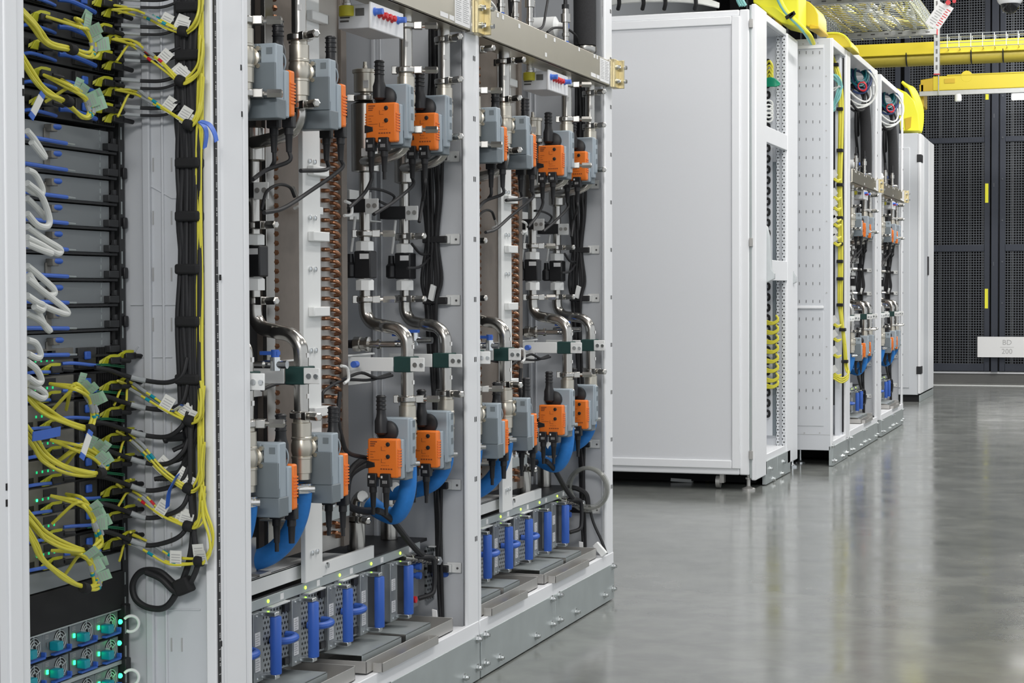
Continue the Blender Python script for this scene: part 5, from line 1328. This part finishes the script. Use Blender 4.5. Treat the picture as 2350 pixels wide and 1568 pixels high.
for k, y in enumerate((10.9, 12.2, 13.9)):
    st = thing('support_strut', '%s grey slotted crossbar under the large wire basket' % ('nearest', 'middle', 'farthest')[k], 'strut', (xl, y, zt_-.05), 'crossbars under the basket')
    build('strut', MB().box(xl-.1, xr+.06, y-.02, y+.02, zt_-.047, zt_-.006), 'strut', st, .002)
    build('end_cap', MB().box(xr+.06, xr+.064, y-.021, y+.021, zt_-.048, zt_-.005), 'red', st)
    hs = MB()
    for q in range(8): hs.box(xl+.1*q, xl+.1*q+.03, y-.0208, y-.02, zt_-.032, zt_-.022)
    build('slot', hs, 'ink', st)
x = P(2150, 150, Y=14.2).x
vs = thing('hanging_strut', 'vertical slotted grey strut hanging beside the large basket', 'strut', (x, 14.2, P(2150, 170, Y=14.2).z))
z0 = P(2150, 170, Y=14.2).z
build('strut', MB().box(x-.021, x+.021, 14.18, 14.22, z0, 4.9), 'strut', vs, .002)
hs = MB()
for q in range(24): hs.box(x-.007, x+.007, 14.1792, 14.18, z0+.03+q*.06, z0+.065+q*.06)
build('slot', hs, 'ink', vs)
build('end_cap', MB().box(x-.022, x+.022, 14.179, 14.221, z0-.005, z0), 'red', vs)
# hanging tag
tp = P(2162, 38, Y=12.0)
tg = thing('hanging_tag', 'white inspection tags with red print hanging from the ceiling strut', 'tag', tp)
d = (P(2180, 14, Y=12)-P(2146, 64, Y=12)).normalized(); n = V(.2, -1, .1).normalized(); u = d.cross(n).normalized()
L1 = (P(2180, 14, Y=12)-P(2146, 64, Y=12)).length/2
for k, o in enumerate((V(0, 0, 0), u*-.035+n*.004+d*-.01)):
    bd = build('card', MB().obox(tp+o, d*L1, u*.032, n*.0012), 'paper', tg, .001)
    m2 = MB()
    for q in range(8): m2.obox(tp+o+n*.0015-d*(L1*.75-q*L1*.2)+u*.004, d*.003, u*(.022 if q % 3 else .012), n*.0004)
    build('red_print', m2, 'red' if k == 0 else 'ink_light', bd)
build('red_seal', MB().lathe(P(2176, 6, Y=11.98), (0, -1, 0), [(0, .016), (.006, .016)], 12).lathe(P(2190, 3, Y=11.98), (0, -1, 0), [(0, .012), (.006, .012)], 12), 'red', tg)
build('cord', MB().tube([P(2170, 14, Y=12), P(2176, -10, Y=12), P(2172, -160, Y=12)], .003, 6), 'black', tg)
# camera dome
q = P(2318, 6, Y=12.5)
cm = thing('dome_camera', 'white ceiling dome camera with dark glass at the top right', 'camera', q)
build('housing', MB().lathe(q+V(0, 0, .12), (0, 0, -1), [(0, .05), (.05, .085), (.095, .085), (.115, .078), (.13, .066)], 28), 'white', cm)
build('dome', MB().lathe(q-V(0, 0, .008), (0, 0, -1), [(0, .060), (.02, .058), (.042, .046), (.058, .026), (.064, .004)], 28), 'dome_black', cm)
build('mount_pipe', MB().cyl(q+V(0, 0, .11), (q.x, q.y, 4.9), .02, 12), 'white', cm)
# sensor puck and lamp under the strut
q = P(2199, 226, Y=YR-.2)
sn = thing('ceiling_sensor', 'small white cylindrical sensor under the grey strut', 'sensor', q)
build('body', MB().lathe(q+V(0, 0, .038), (0, 0, -1), [(0, .030), (.06, .030), (.066, .022)], 20), 'white', sn)
q = P(2322, 223, Y=18.6)
lm = thing('tube_lamp', 'glowing white linear lamp at the right under the strut', 'lamp', q)
build('diffuser', MB().box(q.x, q.x+1.1, 18.55, 18.65, q.z-.025, q.z+.02), 'lamp', lm, .004)
build('housing', MB().box(q.x, q.x+1.1, 18.54, 18.66, q.z+.022, q.z+.06), 'white', lm, .004)
build('hanger', MB().cyl((q.x+.3, 18.6, q.z+.06), (q.x+.3, 18.6, 4.9), .005, 6).cyl((q.x+.9, 18.6, q.z+.06), (q.x+.9, 18.6, 4.9), .005, 6), 'zinc', lm)
# yellow chutes above the large cabinet and the perforated rack
YD = 9.55
t = thing('cable_chute', 'bright yellow funnel chute above the large white cabinet', 'cable raceway', P(1800, 50, Y=YD))
pf = [(1728, -30), (1728, 6), (1756, 22), (1775, 40), (1832, 58), (1832, -30)]
build('funnel', MB().prism([P(a, b, Y=YD) for a, b in pf], (0, .25, 0)), 'duct_bright', t, .006)
build('funnel_lip', MB().prism([P(a, b, Y=YD-.02) for a, b in [(1740, 12), (1776, 14), (1836, 58), (1832, 62), (1792, 52), (1752, 24)]], (0, .3, 0)), 'duct_bright', t, .006)
build('bracket', MB().prism([P(a, b, Y=YD+.02) for a, b in [(1757, 30), (1770, 28), (1772, 40), (1768, 40)]], (0, .02, 0)).prism([P(a, b, Y=YD+.02) for a, b in [(1776, 42), (1790, 50), (1800, 70), (1788, 62)]], (0, .02, 0)), 'duct_amber', t, .002)
t = thing('cable_chute', 'paler yellow rounded hood right of the bright funnel chute', 'cable raceway', P(1850, 40, Y=YD+.3))
ph = [(1826, -30), (1832, -4), (1845, 0), (1858, 5), (1870, 16), (1877, 32), (1878, 64), (1860, 64), (1832, 50)]
build('hood', MB().prism([P(a, b, Y=YD+.3) for a, b in ph], (0, .3, 0)), 'duct_yellow', t, .01)
build('hood_rim', MB().prism([P(a, b, Y=YD+.28) for a, b in [(1858, 56), (1879, 60), (1879, 66), (1858, 66)]], (0, .34, 0)), 'duct_amber', t, .003)
t = thing('cable_chute', 'pale yellow quarter-round hood on top of the perforated rack', 'cable raceway', P(1930, 100, Y=10.5))
ph = [(1896, 76), (1922, 76), (1938, 82), (1949, 94), (1954, 109), (1896, 109)]
build('hood', MB().prism([P(a, b, Y=10.45) for a, b in ph], (0, .35, 0)), 'duct_yellow', t, .008)
build('hood_rim', MB().tube([P(a, b, Y=10.44) for a, b in ph[:5]], .005, 8), 'duct_bright', t)
for j in range(4):
    q = [P(1776+j*2, -20, Y=YD-.06), P(1800+j*1.5, 25, Y=YD-.06), P(1832+j*2, 58, Y=YD-.04), P(1850+j*3, 80, Y=YD), P(1862+j*2, 100, Y=YD+.2)]
    single('cable', MB().tube(q, .009, 8, 4), 'aqua' if j < 2 else 'duct_bright', '%s cable sweeping over the yellow funnel chute' % ('aqua' if j < 2 else 'bright yellow'), 'cable', q[0], '%s cables over the funnel' % ('aqua' if j < 2 else 'yellow'))
for j in range(2):
    q = P((1812, 1818)[j], (36, 36)[j]-2*j, Y=YD-.075)
    single('cable_strap', MB().obox(q, (.020-.006*j, 0, .012), (0, .008, 0), (-.004, 0, .008)), 'black_matt', 'black strap around the %s cables over the funnel' % ('aqua', 'yellow')[j], 'strap', q, bevel=.002)
q = [P(1690, -20, Y=9.2), P(1693, 0, Y=9.2), P(1700, 14, Y=9.2)]
for j in range(3): single('cable', MB().tube([p+V(.012*j, 0, 0) for p in q], .009, 8, 4), 'aqua', 'aqua cable dropping onto the large cabinet behind its top edge', 'cable', q[0], 'aqua cables behind the cabinet top')
# cable coil and debris under the cabinet, clear coil in the second rack
m = MB()
for j in range(4): m.tube([P(1525, 1104+j*3, Y=9.1), P(1560, 1112+j*3, Y=9.05), P(1610, 1110+j*3, Y=9.05), P(1625, 1100+j*2, Y=9.1)], .010, 8, 4)
single('cable_coil', m, 'cable_yellow', 'yellow cable bundle lying on the floor beneath the large cabinet', 'cable coil', (P(1570, 1110, Y=9.05).x, 9.05, .02))
q = P(1565, 1118, Y=8.95); q.z = .012
single('white_sleeve', MB().obox(q, (.055, 0, -.002), (0, .02, 0), (0, 0, .010)), 'white_warm', 'white plastic sleeve on the floor beneath the large cabinet', 'sleeve', q, bevel=.003)
m = MB(); c = P(1350, 1122, Y=5.36)
for j in range(9): m.torus(c+V(rnd.uniform(-.005, .005), rnd.uniform(-.012, .012), rnd.uniform(-.005, .005)), (.12, 1, .05), .060+rnd.uniform(-.004, .006), .0035, 32, 6)
single('tubing_coil', m, 'plastic_clear', 'clear plastic tubing coil hanging at the right wall of the second rack', 'tubing coil', c)
pts = [P(a, b, Y=5.37) for a, b in ((1300, 1118), (1325, 1122), (1345, 1135), (1350, 1160))]
single('cable', MB().tube(pts, .008, 8), 'rubber', 'thick black cable crossing the clear tubing coil', 'cable', pts[0])
pts = [P(a, b, Y=5.38) for a, b in ((1352, 1160), (1362, 1200), (1380, 1240), (1392, 1272))]
single('cable', MB().tube(pts, .0045, 8), 'rubber', 'black cable running down to the sill corner of the second rack', 'cable', pts[0])
a, b = P(1366, 1248, Y=5.36), P(1388, 1274, Y=5.36)
single('wire_connector', MB().obox((a+b)/2, (b-a)/2, (0, .008, 0), (b-a).cross(V(0, 1, 0)).normalized()*.010), 'white_warm', 'long white connector by the sill corner of the second rack', 'connector', a, bevel=.002)
# ================================================================ repeats of the cooling racks
for (o, label, cat, group, bays) in REG:
    for i, b in enumerate(bays):
        off, nm = BAYS[b]
        if i == 0 and b == 'A': c = o
        elif i == 0: c = o; c.location.y += off
        else:
            c = copy_tree(o); c.location.y = o.location.y - BAYS[bays[0]][0] + off
        c['label'] = label.replace('{bay}', nm)
        if group: c['group'] = group.replace('{bay}', nm)
